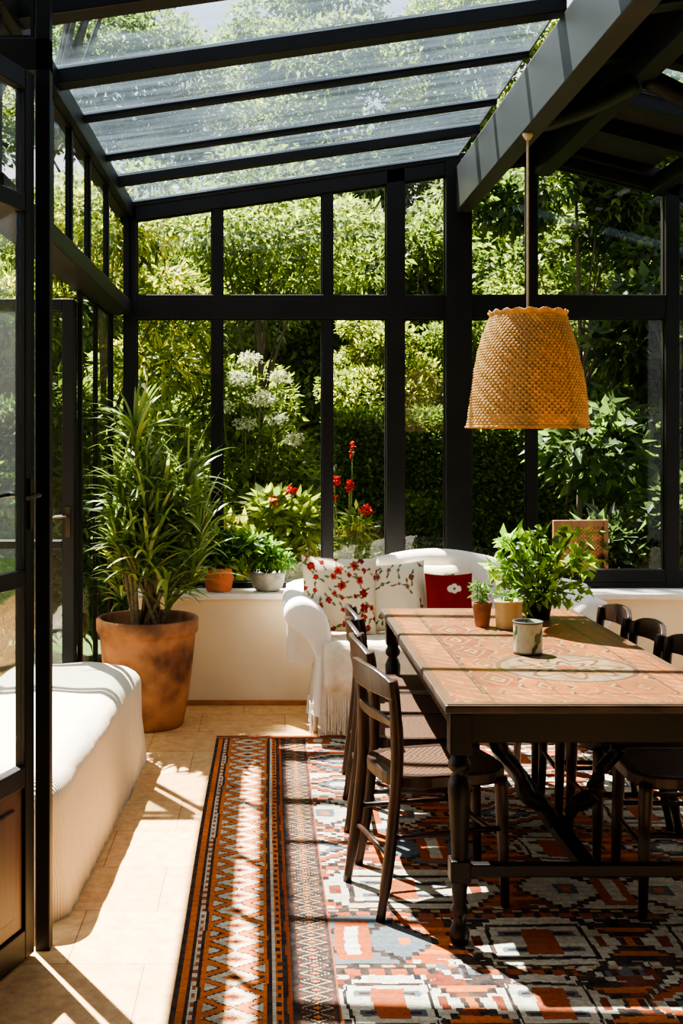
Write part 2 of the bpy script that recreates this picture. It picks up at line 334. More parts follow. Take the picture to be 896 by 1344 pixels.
def rbar(y,wd,h,xa=XL-.05,xb=XB,drop=.0,m='frame'):
    za,zb=roofz(xa)-drop,roofz(xb)-drop
    G().hexa([(xa,y-wd/2,za-h),(xb,y-wd/2,zb-h),(xb,y+wd/2,zb-h),(xa,y+wd/2,za-h),(xa,y-wd/2,za+.02),(xb,y-wd/2,zb+.02),(xb,y+wd/2,zb+.02),(xa,y+wd/2,za+.02)]).obj(nm('trim'),M[m],kind='structure',bevel=.004)
lb=[(3.15,.06,.05),(3.72,.10,.06),(4.42,.09,.05),(5.02,.04,.02),(5.72,.035,.02),(6.2,.07,.04),(6.86,.04,.02)]
for y,a,h in lb: rbar(y,a,h)
rbar(2.3,.1,.1)
ys=[2.3]+[b[0] for b in lb]
for a,b in zip(ys[:-1],ys[1:]):
    za,zb=roofz(XL)+.005,roofz(XB)+.005
    window([(XL,a+.02,za),(XB,a+.02,zb),(XB,b-.02,zb),(XL,b-.02,za)],(0,0,1),sw=.006,t=.012,glass='roofglass')
G().box(1.13,1.22,2.2,6.86,2.90,3.17).obj(nm('trim'),M['beam'],kind='structure',bevel=.006,label='grey painted roof beam')
for y,a,h in [(2.6,.1,.16),(3.5,.1,.16),(4.3,.10,.12),(5.05,.09,.08),(5.72,.07,.06),(6.2,.08,.07),(6.8,.05,.04)]:
    rbar(y,a,h,xa=XR,xb=3.35); rbar(y,a,h,xa=1.22,xb=XR)
G().box(XR-.05,XR+.05,2.3,6.86,3.12,3.34).obj(nm('trim'),M['frame'],kind='structure',bevel=.005)
G().box(2.30,2.38,2.3,6.86,3.02,3.12).obj(nm('trim'),M['frame'],kind='structure',bevel=.005)
yr=[2.3,3.5,4.3,5.05,5.72,6.2,6.86]
for i,(a,b) in enumerate(zip(yr[:-1],yr[1:])):
    for xa,xb in ((1.22,XR-.05),(XR+.05,2.30),(2.38,3.35)):
        za,zb=roofz(xa)+.02,roofz(xb)+.02
        gl=(i in (3,5)) and xa>1.5 and not (i==5 and xa<2)
        if gl: window([(xa,a+.05,za),(xb,a+.05,zb),(xb,b-.05,zb),(xa,b-.05,za)],(0,0,1),sw=.01,t=.012,glass='roofglass')
        else: G().hexa([(xa,a,za),(xb,a,zb),(xb,b,zb),(xa,b,za),(xa,a,za+.03),(xb,a,zb+.03),(xb,b,zb+.03),(xa,b,za+.03)]).obj(nm('trim'),M['darkpanel'],kind='structure')
g=G(); g.tube(smooth_pts([(1.22,5.05,2.95),(1.42,5.05,3.02),(1.62,5.05,3.12)],5),.05,8); g.tube(smooth_pts([(2.35,5.05,2.98),(2.0,5.05,3.0),(1.68,5.05,3.14)],5),.05,8)
g.obj(nm('trim'),M['frame'],kind='structure',smooth=True)
for a,b in ((3.6,4.7),(4.7,5.8),(5.8,6.85)):
    window([(3.35,a,.62),(3.35,b,.62),(3.35,b,2.85),(3.35,a,2.85)],(1,0,0),sw=.05,t=.06)
trim(3.3,3.4,3.55,6.9,2.8,2.95)
# ---------------------------------------------------------------- rug
C=dict(cream=lin((190,180,156)),rust=lin((154,72,34)),brick=lin((112,50,32)),black=lin((38,36,38)),teal=lin((84,94,98)),orange=lin((192,100,40)),tan=lin((176,142,100)))
def hashf(a,b,s=0):
    h=np.sin(a*127.1+b*311.7+s*74.7)*43758.5453; return h-np.floor(h)
def vnoise(x,y,s):
    x0=np.floor(x);y0=np.floor(y);fx=x-x0;fy=y-y0;fx=fx*fx*(3-2*fx);fy=fy*fy*(3-2*fy)
    return (hashf(x0,y0,s)*(1-fx)+hashf(x0+1,y0,s)*fx)*(1-fy)+(hashf(x0,y0+1,s)*(1-fx)+hashf(x0+1,y0+1,s)*fx)*fy
def rugcolor(u,v,W,Lh):
    c=np.zeros(u.shape+(3,)); uu=np.minimum(u,W-u)+.003*(vnoise(u*3,v*12,5)-.5)
    def put(mask,col): c[mask]=C[col]
    fu=u-.46+.012*(vnoise(u*6,v*8,1)-.5)*2+.004*(vnoise(u*50,v*40,11)-.5); fv=v+.012*(vnoise(u*5,v*7,2)-.5)*2+.005*(vnoise(u*40,v*50,12)-.5)
    S_=1.1; iu=np.floor(fu/.005)/2/S_; iv=np.floor(fv/.005)/2/S_
    TH=36; ty=np.floor(iv/TH); TW=np.where(ty%3==0,64,np.where(ty%3==1,40,52)); off=np.where(ty%2==0,20,7)
    tx=np.floor((iu+off)/TW); cx=(iu+off)-tx*TW-TW/2+.5; cy=iv-ty*TH-TH/2+.5; ax=np.abs(cx); ay=np.abs(cy)
    h=hashf(tx,ty,1); h2=hashf(tx,ty,2)
    put(np.ones_like(u,bool),'rust'); put(h2>.5,'brick'); put(h2>.82,'black')
    hexd=ax+np.floor(ay/2.5)*2.5*.85; lim=TW/2-2-3*hashf(tx,ty,6)
    put(hexd<lim+1.8,'black'); put(hexd<lim,'cream'); put((hexd<lim)&(h2<.18),'teal')
    inner=(hexd<lim-.5)
    lz=np.floor(ax/1.5)*1.5*.62+np.floor(ay/1.5)*1.5
    mA=inner&(h<.38)
    put(mA&(lz<13),'black'); put(mA&(lz<11.5),'rust'); put(mA&(lz<8.5),'cream'); put(mA&(lz<7),'black'); put(mA&(lz<5),'teal'); put(mA&(lz<2.5),'cream')
    put(mA&(ax>15.5)&(ax<17.5)&(ay<8),'black'); put(mA&(ax>15.5)&(ax<22)&(ay>6)&(ay<8),'black'); put(mA&(ax>20)&(ax<23)&(ay<3),'rust')
    mB=inner&(h>=.38)&(h<.7)
    put(mB&(ax<lim*.62)&(ay<11),'black'); put(mB&(ax<lim*.56)&(ay<9.5),'cream'); put(mB&(ax<lim*.46)&(np.abs(ay-5)<1.6),'teal'); put(mB&(ax<lim*.40)&(np.abs(ay-5)<.7),'black'); put(mB&(ax<4)&(ay<8),'rust'); put(mB&(ax>lim*.70)&(ax<lim*.82)&(ay<3.5),'brick')
    mC=inner&(h>=.7)
    put(mC&(np.abs(ax-np.floor(ay/2)*2*1.1)<1.9)&(ax<lim*.62),'black'); put(mC&(ax<5)&(ay<12),'rust'); put(mC&(ax<2)&(ay<9),'cream'); put(mC&(ax>11)&(ax<18)&(ay<4),'teal'); put(mC&(ax>13)&(ax<16)&(ay<2),'orange')
    outr=~(hexd<lim+1.8)
    put(outr&(ay>12)&(((np.floor(cx/2.5)+np.floor(cy/2.5))%4)==0),'cream'); put(outr&(ay<9)&((np.floor(ay/3)%2)==0),'orange'); put(outr&(ay>15)&((np.floor(cx/6)%3)==0),'teal')
    r=iv%TH; brk=vnoise(u*5,v*9,21)>.3
    put((r<3.2)&brk,'black'); put((r<3.2)&((np.floor(iu/3)%2)==0)&(r>=.8)&(r<2.4),'tan'); put((r>33)&brk,'rust'); put((r>33)&((np.floor(iu/2)%3)==0),'black')
    b=uu<.46; put(b,'rust'); dash=(np.floor(v/.024)%2==0)
    for a0,a1,cc in [(0,.014,'black'),(.014,.036,'orange'),(.036,.046,'black'),(.046,.062,'cream'),(.062,.072,'black'),(.072,.084,'orange'),(.252,.262,'orange'),(.262,.274,'black'),(.274,.284,'cream'),(.284,.306,'orange'),(.306,.318,'black'),(.318,.330,'rust'),(.330,.342,'black'),(.342,.455,'black')]:
        put(b&(uu>=a0)&(uu<a1),cc)
    put(b&(uu>.048)&(uu<.060)&dash,'rust'); put(b&(uu>.288)&(uu<.302)&dash,'black')
    vv=v+.012*(vnoise(v*6,v*0,9)-.5)
    z=(uu>=.084)&(uu<.252); cu=np.abs(uu-.168)/.084; cv=np.abs((vv/.115)%1-.5)*2; dd=np.floor((cu+cv)*9)/9+.05*(vnoise(u*60,v*60,2)-.5)
    put(z,'orange'); put(z&(dd<.99),'black'); put(z&(dd<.88),'cream'); put(z&(dd<.42),'orange'); put(z&(dd<.2),'black')
    put(z&(dd>=1.42),'black'); put(z&(dd>=1.54),'cream')
    z=(uu>=.35)&(uu<.445); cu=np.abs(uu-.3975)/.0475; zz=np.abs((vv/.05)%1-.5)*2; q=np.floor((cu+zz)*6)/6
    put(z,'black'); put(z&(q>=.8)&(q<1.0),'tan'); put(z&(q<.3),'orange'); put(z&(q>1.6),'brick')
    e=np.minimum(v,Lh-v)
    for a0,a1,cc in [(0,.015,'black'),(.015,.035,'rust'),(.035,.042,'tan'),(.042,.06,'brick')]: put((e>=a0)&(e<a1),cc)
    return c
W,Lh=2.62,3.4; nx,ny=524,680
xs=np.linspace(0,W,nx+1); yv=np.linspace(0,Lh,ny+1); XX,YY=np.meshgrid(xs,yv); ZZ=.009+.0006*np.sin(XX*5+YY*3)
V=np.stack([XX+.003*np.sin(YY*2.3)*(1-XX/W),YY+.003*np.sin(XX*6),ZZ],-1).reshape(-1,3)
ii=(np.arange(ny)[:,None]*(nx+1)+np.arange(nx)[None]).ravel(); Fc=np.stack([ii,ii+1,ii+nx+2,ii+nx+1],1)
uc,vc=np.meshgrid((xs[:-1]+xs[1:])/2,(yv[:-1]+yv[1:])/2); cc=rugcolor(uc,vc,W,Lh)
cc=cc*(1+.08*np.sin(vc*160)[...,None])*(.76+.42*hashf(np.floor(uc*120),np.floor(vc*200))[...,None])*(.70+.48*vnoise(uc*2.5,vc*6,3))[...,None]
rug=finish(np_mesh('kilim_rug',V,Fc,M['rug'],cc.reshape(-1,3)),loc=(-.262,2.52,0),label='large woven kilim rug in rust, cream and black geometric motifs',cat='rug')
s=rug.modifiers.new('t','SOLIDIFY'); s.thickness=.009; s.offset=-1
RZ=.0100
# ---------------------------------------------------------------- table
TX0,TX1,TY0,TY1=.535,1.435,3.43,5.38; TC=((TX0+TX1)/2,(TY0+TY1)/2)
tab=empty('dining_table',(TC[0],TC[1],RZ),'long dark wooden dining table with worn orange patterned top','table')
hw,hl=(TX1-TX0)/2,(TY1-TY0)/2; TH_=.74
G().box(-hw,hw,-hl,hl,TH_-.030,TH_-.0015).obj('tabletop_edge',M['edge'],parent=tab,bevel=.008)
nx,ny=220,480; xs=np.linspace(-hw+.006,hw-.006,nx+1); yv=np.linspace(-hl+.006,hl-.006,ny+1); XX,YY=np.meshgrid(xs,yv)
V=np.stack([XX,YY,np.full_like(XX,TH_)],-1).reshape(-1,3); ii=(np.arange(ny)[:,None]*(nx+1)+np.arange(nx)[None]).ravel(); Fc=np.stack([ii,ii+1,ii+nx+2,ii+nx+1],1)
uc,vc=np.meshgrid((xs[:-1]+xs[1:])/2,(yv[:-1]+yv[1:])/2)
T=dict(wood=lin((84,60,40)),orange=lin((146,78,30)),red=lin((118,54,22)),pale=lin((158,124,78)),dark=lin((42,30,22)),grey=lin((132,118,92)))
c=np.zeros(uc.shape+(3,)); c[:]=T['orange']
ed=np.minimum(hw-np.abs(uc),hl-np.abs(vc)); ins=ed>.035
wu=uc+.034*(vnoise(uc*14,vc*14,1)-.5); wv_=vc+.038*(vnoise(uc*12,vc*10,2)-.5)
bu=np.floor(wu/.15); bv=np.floor(wv_/.24+(bu%2)*.5); hh=hashf(bu,bv,3)
c[ins&(hh>.6)]=T['red']
fu=(wu/.15)%1; fv=(wv_/.24+(bu%2)*.5)%1
dm=np.abs(fu-.5)*1.1+np.abs(fv-.5); c[ins&(dm<.43)&(dm>.39)&(hh>.3)]=T['pale']; c[ins&(dm<.28)&(dm>.25)]=T['dark']; c[ins&(dm<.20)]=T['pale']; c[ins&(dm<.11)]=T['red']
c[ins&(dm>.82)]=T['pale']; c[ins&(dm>.9)]=T['dark']
c[(ed>.14)&(ed<.147)]=T['dark']
zz=(ed>.055)&(ed<.14)&(np.abs(((wu+wv_)/.08)%1-.5)<.08); c[(ed>.045)&(ed<.14)]=T['orange']; c[zz]=T['pale']
c[ed<.035]=T['wood']
for (mx_,cy,R,st) in ((.06,-.42,.25,.8),(-.02,.22,.17,.35)):
    r=np.sqrt((uc-mx_)**2+(vc-cy)**2)/R*.25+.006*(vnoise(uc*30,vc*30,3)-.5); th=np.arctan2(vc-cy,uc-mx_); m=(r<.25)&ins
    old=c.copy()
    c[m]=T['grey']; c[m&(np.abs(r-.235)<.010)]=T['dark']; c[m&(np.abs(r-.15-.04*np.cos(8*th))<.012)]=T['dark']; c[m&(r<.13+.04*np.cos(8*th))&(r>.09)]=T['pale']
    c[m&(np.abs(r-.08-.02*np.cos(8*th+.4))<.012)]=T['dark']; c[m&(r<.04)]=T['red']; c=old*(1-st)+c*st
c*= (.58+.4*hashf(np.floor(uc*90),np.floor(vc*14),4)[...,None]*.7+.6*vnoise(uc*7,vc*3,6)[...,None])
pl=(np.abs(((uc+.07)/.225)%1-.5)>.488); c[pl]*=.4
finish(np_mesh('tabletop_surface',V,Fc,M['tabletop'],c.reshape(-1,3)),parent=tab,label='worn painted orange and cream patterned surface')
g=G(); a=.055; az=TH_-.13
g.box(-hw+a,hw-a,-hl+a,-hl+a+.025,az,TH_-.032).box(-hw+a,hw-a,hl-a-.025,hl-a,az,TH_-.032).box(-hw+a,-hw+a+.025,-hl+a+.025,hl-a-.025,az,TH_-.032).box(hw-a-.025,hw-a,-hl+a+.025,hl-a-.025,az,TH_-.032)
g.obj('apron',M['walnut'],parent=tab,bevel=.004)
legp=[(.022,0),(.028,.01),(.031,.035),(.022,.06),(.017,.075),(.024,.09),(.028,.10),(.020,.12),(.026,.19),(.026,.26),(.024,.27),(.029,.36),(.034,.44),(.036,.485),(.026,.51),(.020,.52),(.033,.535),(.035,.55),(.027,.565),(.027,.60)]
for sx in (-1,1):
    for sy in (-1,1):
        lx,ly=sx*(hw-.052),sy*(hl-.055)
        g=G(); g.lathe(legp,(lx,ly,0),20); o=g.obj('leg',M['walnut'],parent=tab,smooth=True)
        G().box(lx-.034,lx+.034,ly-.034,ly+.034,.58,TH_-.032).obj('leg_block',M['walnut'],parent=o,bevel=.005)
        G().box(lx-.031,lx+.031,ly-.031,ly+.031,.19,.26).obj('stretcher_block',M['walnut'],parent=o,bevel=.005)
for sy in (-1,1): G().box(-hw+.06,hw-.06,sy*(hl-.055)-.016,sy*(hl-.055)+.016,.205,.245).obj('stretcher',M['walnut'],parent=tab,bevel=.005)
G().box(-.03,.03,-hl+.07,hl-.07,.205,.24).obj('stretcher',M['walnut'],parent=tab,bevel=.005)
for sy in (-1,1):
    for sx in (-1,1):
        g=G(); y=sy*(hl-.42)
        g.tube(smooth_pts([(sx*.33,y,.66),(sx*.30,y,.62),(sx*.23,y,.56),(sx*.19,y,.48),(sx*.14,y,.42),(sx*.11,y,.34),(sx*.05,y,.30),(sx*.015,y,.235)],5),[.024]*9+[.03]*6+[.022]*8+[.03]*7+[.022]*6,10)
        g.obj('curved_brace',M['walnut'],parent=tab,smooth=True)
# ---------------------------------------------------------------- chairs
def build_chair():
    parts=[]; s=.185
    def rec(o): parts.append(o)
    base=bpy.data.objects.new('dining_chair',None); base.empty_display_size=.1; COL.objects.link(base)
    n=36; ring=[]
    for k in range(n):
        th=2*math.pi*k/n; ct,st=math.cos(th),math.sin(th); e=.55
        ring.append((.212*math.copysign(abs(ct)**e,ct),(s+.010*ct)*math.copysign(abs(st)**e,st)))
    g=G(); v=[];
    for sc_,z in ((.985,.410),(1.0,.416),(1.0,.446),(.985,.452),(.86,.452)): v+= [(x*sc_,y*sc_,z) for x,y in ring]
    f=[(i*n+k,i*n+(k+1)%n,(i+1)*n+(k+1)%n,(i+1)*n+k) for i in range(4) for k in range(n)]; f.append(tuple(range(n))[::-1])
    g.add(v,f); rec(g.obj('seat',M['chairwood'],parent=base))
    g=G(); v=[]
    for sc_,z in ((.87,.451),(.8,.449),(.4,.444),(.02,.443)): v+=[(x*sc_,y*sc_,z) for x,y in ring]
    g.add(v,[(i*n+k,i*n+(k+1)%n,(i+1)*n+(k+1)%n,(i+1)*n+k) for i in range(3) for k in range(n)]+[tuple(3*n+k for k in range(n))]); rec(g.obj('woven_panel',M['rush'],parent=base,smooth=True,label='woven rush panel'))
    for sy in (-1,1):
        g=G(); g.tube(smooth_pts([(-.252,sy*.170,0),(-.220,sy*.168,.2),(-.196,sy*.165,.44),(-.194,sy*.166,.58),(-.206,sy*.17,.72),(-.214,sy*.172,.765)],5),[.015]*3+[.019]*8+[.021]*6+[.019]*9,10); rec(g.obj('back_leg',M['chairwood'],parent=base,smooth=True))
        g=G(); g.tube([(.184,sy*.165,0),(.178,sy*.16,.2),(.172,sy*.158,.40),(.170,sy*.157,.425)],[.014,.019,.023,.023],10); rec(g.obj('front_leg',M['chairwood'],parent=base,smooth=True))
    def rail(z0,z1,x0,bow,t,name,ext=.185,crn=.014):
        g=G(); n=14; v=[]
        for i in range(n+1):
            u=-1+2*i/n; y=u*ext; x=x0-bow*(1-u*u); crown=crn*(1-abs(u)**2.2)
            hh=(z1-z0)*(1-.25*abs(u)**4)
            v+=[(x-t/2,y,z0+crown*.4),(x+t/2,y,z0+crown*.4),(x+t/2-.008,y,z0+hh+crown),(x-t/2-.008,y,z0+hh+crown)]
        f=[]
        for i in range(n):
            b=i*4
            for k in range(4): f.append((b+k,b+(k+1)%4,b+4+(k+1)%4,b+4+k))
        f+=[(3,2,1,0),(n*4,n*4+1,n*4+2,n*4+3)]
        g.add(v,f); rec(g.obj(name,M['chairwood'],parent=base,bevel=.005))
    rail(.705,.782,-.210,.035,.022,'top_rail',.192); rail(.61,.64,-.199,.030,.014,'back_slat',.165)
    for q in ([(.18,-.16,.22),(.18,.16,.22)],[(.18,-.165,.26),(-.213,-.168,.26)],[(.18,.165,.26),(-.213,.168,.26)],[(-.218,-.166,.2),(-.218,.166,.2)]):
        rec(G().tube(q,.009,8).obj('stretcher',M['chairwood'],parent=base,smooth=True))
    return base,parts
cb,cp=build_chair()
def place_chair(first,loc,rot,label,group='dining chairs around the table'):
    if first: b=cb
    else:
        b=cb.copy(); COL.objects.link(b)
        for p in cp:
            q=p.copy(); q.parent=b; COL.objects.link(q)
    b.location=loc; b.rotation_euler=(0,0,rot); b['label']=label; b['category']='chair'; b['group']=group
place_chair(True,(.565,3.87,RZ),math.radians(14),'dark wooden dining chair turned slightly out from the table')
for i,(x,y,r) in enumerate([(.575,4.315,3),(.585,4.70,-1),(.61,5.08,1)]):
    place_chair(False,(x,y,RZ),math.radians(r),'dark wooden dining chair with woven rush seat tucked at the table')
for i,(x,y,r) in enumerate([(1.33,5.075,1),(1.34,4.67,-2),(1.36,4.27,2),(1.40,3.84,-2)]):
    place_chair(False,(x,y,RZ),math.radians(180+r),'dark wooden dining chair with woven rush seat across the table')
# ---------------------------------------------------------------- sofa
sx0=.95; sofa=empty('sofa',(sx0,6.22,0),'white slipcovered camelback settee with rolled arms and fringed skirt','sofa')
g=G(); g.box(-.66,.66,-.26,.20,.16,.40); g.obj('base',M['sofa'],parent=sofa,bevel=.03,bseg=4)
g=G(); g.box(-.62,.62,-.285,.19,.39,.475); g.obj('seat_cushion',M['sofa'],parent=sofa,bevel=.035,bseg=5,smooth=True)
n=40; v=[]; f=[]
def crest(x): return .735+.19*(.5+.5*math.cos(math.pi*min(abs(x)/.88,1)))**.8
sec=[(-.055,0),(-.06,.6),(-.062,.93),(-.045,.985),(0,1.0),(.045,.985),(.06,.93),(.06,.6),(.055,0)]
for i in range(n+1):
    x=-.84+1.70*i/n; h=crest(x)-.30; 
    for yy,t in sec: v.append((x,.20+yy*(1 if 0<i<n else .5)+.05*t,.30+h*t*(1 if 0<i<n else .97)))
k=len(sec)
for i in range(n):
    for j in range(k-1): f.append((i*k+j,(i+1)*k+j,(i+1)*k+j+1,i*k+j+1))
f+=[tuple(range(k)),tuple(n*k+j for j in range(k))[::-1]]
G().add(v,f).obj('backrest',M['sofa'],parent=sofa,smooth=True)
prof=[(-.02,.34),(-.03,.46),(-.02,.57),(.01,.64),(.055,.69),(.115,.715),(.175,.71),(.225,.675),(.235,.615),(.205,.565),(.155,.545),(.110,.505),(.080,.45),(.06,.39),(.03,.34)]
for sx in (-1,1):
    v=[];f=[];ysn=[-.285,-.275,-.235,-.1,.05,.18,.26]; scl=[.74,.92,1,.97,.96,1.0,.98]; dz=[-.01,0,0,.0,.01,.03,.04]
    cx=.07;cz=.55
    for y,s_,d_ in zip(ysn,scl,dz):
        for x,z in prof: 
            xx=(cx+(x-cx)*s_); zz=cz+(z-cz)*s_+d_*(z>.5)
            v.append((sx*(.635+xx),y,zz))
    k=len(prof)
    for i in range(len(ysn)-1):
        for j in range(k): f.append((i*k+j,i*k+(j+1)%k,(i+1)*k+(j+1)%k,(i+1)*k+j))
    f+=[tuple(range(k))[::-1],tuple((len(ysn)-1)*k+j for j in range(k))]
    G().add(v,f).obj('arm',M['sofa'],parent=sofa,smooth=True,sub=1)
v=[];f=[];path=[]
for i in range(30): path.append((-.68,.22-.5*i/30))
for i in range(100): path.append((-.68+1.36*i/100,-.28))
for i in range(31): path.append((.68,-.28+.5*i/30))
nz=10
for i,(x,y) in enumerate(path):
    for j in range(nz+1):
        t=j/nz; z=.455-.35*t; am=.016*t*math.sin(i*.5+.8*math.sin(i*.13))+.006*t*math.sin(i*.31)+.012*t
        dx,dy=(-am,0) if i<30 else ((0,-am) if i<130 else (am,0))
        v.append((x+dx,y+dy,z))
for i in range(len(path)-1):
    for j in range(nz): f.append((i*(nz+1)+j,(i+1)*(nz+1)+j,(i+1)*(nz+1)+j+1,i*(nz+1)+j+1))
G().add(v,f).obj('skirt',M['sofa'],parent=sofa,smooth=True)
g=G()
for i in range(0,len(path)*3):
    i0=i/3; fr=i0-int(i0); x,y=path[int(i0)]; 
    if int(i0)+1<len(path): x=x*(1-fr)+path[int(i0)+1][0]*fr; y=y*(1-fr)+path[int(i0)+1][1]*fr
    am=.022+.016*math.sin(i0*.5+.8*math.sin(i0*.13)); dx,dy=(-am,0) if i0<30 else ((0,-am) if i0<130 else (am,0))
    j=random.uniform(-.006,.006)
    g.tube([(x+dx,y+dy,.12),(x+dx+j,y+dy-j,.06),(x+dx+j*1.5,y+dy+j,.012)],[.0022,.0026,.0034],4)
g.obj('fringe',M['white'],parent=sofa,kind='stuff',label='cotton hem fringe')
# fringed throw over seat front
thr=empty('throw_blanket',(.50,5.93,.48),'cream wool throw with long fringe draped over the settee seat','blanket')
v=[];f=[]; pth=[(.30,.0145),(.20,.013),(.10,.012),(.03,.012),(-.005,.010),(-.024,-.004),(-.034,-.03),(-.044,-.09),(-.054,-.16),(-.060,-.23)]; nxp=60
for i in range(nxp+1):
    u=i/nxp
    for j,(yy,zz) in enumerate(pth):
        t=max(0,j-4)/5; x=-.20+.56*u+.02*t*(u-.5)
        v.append((x,yy-.012*t*(1+math.sin(u*26+.6*math.sin(u*9))),zz+.002*math.sin(u*30+j)*(j<5)-.02*t*math.sin(u*3)))
k=len(pth)
for i in range(nxp):
    for j in range(k-1): f.append((i*k+j,(i+1)*k+j,(i+1)*k+j+1,i*k+j+1))
o=G().add(v,f).obj('cloth',M['throw'],parent=thr,smooth=True); s=o.modifiers.new('t','SOLIDIFY'); s.thickness=.006; s.offset=1
g=G()
for i in range(80):
    u=i/79; x=-.21+.58*u; y=-.060-.012*(1+math.sin(u*26+.6*math.sin(u*9))); z=-.225-.02*math.sin(u*3); j=random.uniform(-.012,.012)
    g.tube([(x,y,z),(x+j*.5,y-.004,z-.09),(x+j,y+j,z-random.uniform(.18,.215))],[.0026,.003,.004],4)
g.obj('fringe',M['throw'],parent=thr,kind='stuff',label='long knotted fringe')
def pillow(name,w_,h_,t_,colf,loc,rot,label,group=None):
    n=84; u=np.linspace(-1,1,n+1); U,Vv=np.meshgrid(u,u)
    th=t_/2*np.clip((1-np.abs(U)**3.2)*(1-np.abs(Vv)**3.2),0,1)**.55*(1+.05*np.sin(U*9+Vv*4))
    Xp=U*w_/2*(1-.07*(1-Vv**2)); Zp=h_/2+Vv*h_/2*(1-.07*(1-U**2))
    A=np.stack([Xp,-th-.002,Zp],-1).reshape(-1,3); B=np.stack([Xp,th+.002,Zp],-1).reshape(-1,3)
    ii=(np.arange(n)[:,None]*(n+1)+np.arange(n)[None]).ravel(); Q=np.stack([ii,ii+1,ii+n+2,ii+n+1],1); Q2=Q[:,::-1]+len(A)
    per=[*range(0,n+1)]+[k*(n+1)+n for k in range(1,n+1)]+[n*(n+1)+k for k in range(n-1,-1,-1)]+[k*(n+1) for k in range(n-1,0,-1)]
    per=np.array(per); nxt=np.roll(per,-1); S=np.stack([per,per+len(A),nxt+len(A),nxt],1)
    col=colf(A[:,0],A[:,2]); col=np.concatenate([col,col])
    o=np_mesh(name,np.concatenate([A,B]),np.concatenate([Q,Q2,S]),M['cloth'],col,'POINT')
    finish(o,loc=loc,rot=rot,label=label,cat='cushion',smooth=True,group=group); return o
def floral(seed,nf,cols,bgc=(236,228,210),rad=.028,leafc=(96,104,66),hmax=.42,lv=1.0):
    r=np.random.default_rng(seed)
    def fn(x,z):
        c=np.tile(lin(bgc),(len(x),1)); pts=[]
        x=x+.004*(vnoise(x*90,z*90,1)-.5); z=z+.004*(vnoise(x*90,z*90,2)-.5)
        for t in range(900):
            p=r.uniform(-.2,.2),r.uniform(0.01,hmax)
            if all((p[0]-q[0])**2+(p[1]-q[1])**2>(rad*1.7)**2 for q in pts): pts.append(p)
            if len(pts)>=nf: break
        for i,(cx,cz) in enumerate(pts):
            a0=r.uniform(0,6.28); dx,dz=x-cx,z-cz
            lx=dx*math.cos(a0)+dz*math.sin(a0); lz=-dx*math.sin(a0)+dz*math.cos(a0)
            if lv>.5: c[(np.abs(lz-6*lx*lx)<.0025)&(np.abs(lx)<.045)]=lin(leafc)
            c[(((lx-.034)/.014)**2+((lz-.006)/.006)**2<1)]=lin(leafc); c[(((lx+.032)/.012)**2+((lz-.008)/.005)**2<1)]=lin(leafc)
            rr=np.sqrt((dx*1.1)**2+dz**2); th=np.arctan2(dz,dx); R=rad*r.uniform(.45,1.0)*(1+.12*np.cos(4*th+a0)+.10*np.cos(7*th))
            c[rr<R]=lin(cols[i%len(cols)]); c[rr<R*.45]=lin(cols[(i+1)%len(cols)])
        return c
    return fn
ZS=.476
pillow('cushion',.36,.38,.13,floral(2,3,[(196,170,130),(206,184,150)],bgc=(222,208,182)),(.95,6.32,ZS),(-.14,0,.03),'plain cream cushion with a faint print leaning on the backrest','cushions on the settee')
pillow('cushion',.42,.42,.15,floral(5,36,[(132,30,22),(160,56,40),(104,24,22)],rad=.026,bgc=(214,198,170),lv=1),(.385,6.12,ZS+.022),(-.22,.06,.16),'cream cushion printed with red flowers against the settee arm','cushions on the settee')
pillow('cushion',.38,.38,.13,floral(9,22,[(128,44,34),(84,92,54),(150,110,80)],leafc=(84,94,58),rad=.018,bgc=(214,202,176)),(.70,6.20,ZS+.02),(-.22,-.08,-.05),'white cushion with sparse floral sprigs','cushions on the settee')
def redf(x,z):
    c=np.tile(lin((120,20,15)),(len(x),1))
    for (px_,pz_,r_) in ((.0,.262,.018),(.022,.272,.018),(.042,.262,.016),(.02,.252,.015)): c[((x-px_)**2+(z-pz_)**2)<r_**2]=lin((222,208,182))
    c[((x-.021)**2+(z-.263)**2)<.008**2]=lin((120,90,60)); return c
pillow('cushion',.26,.35,.10,redf,(.985,6.12,ZS),(-.2,0,.04),'small dark red cushion with a small white floral motif','cushions on the settee')
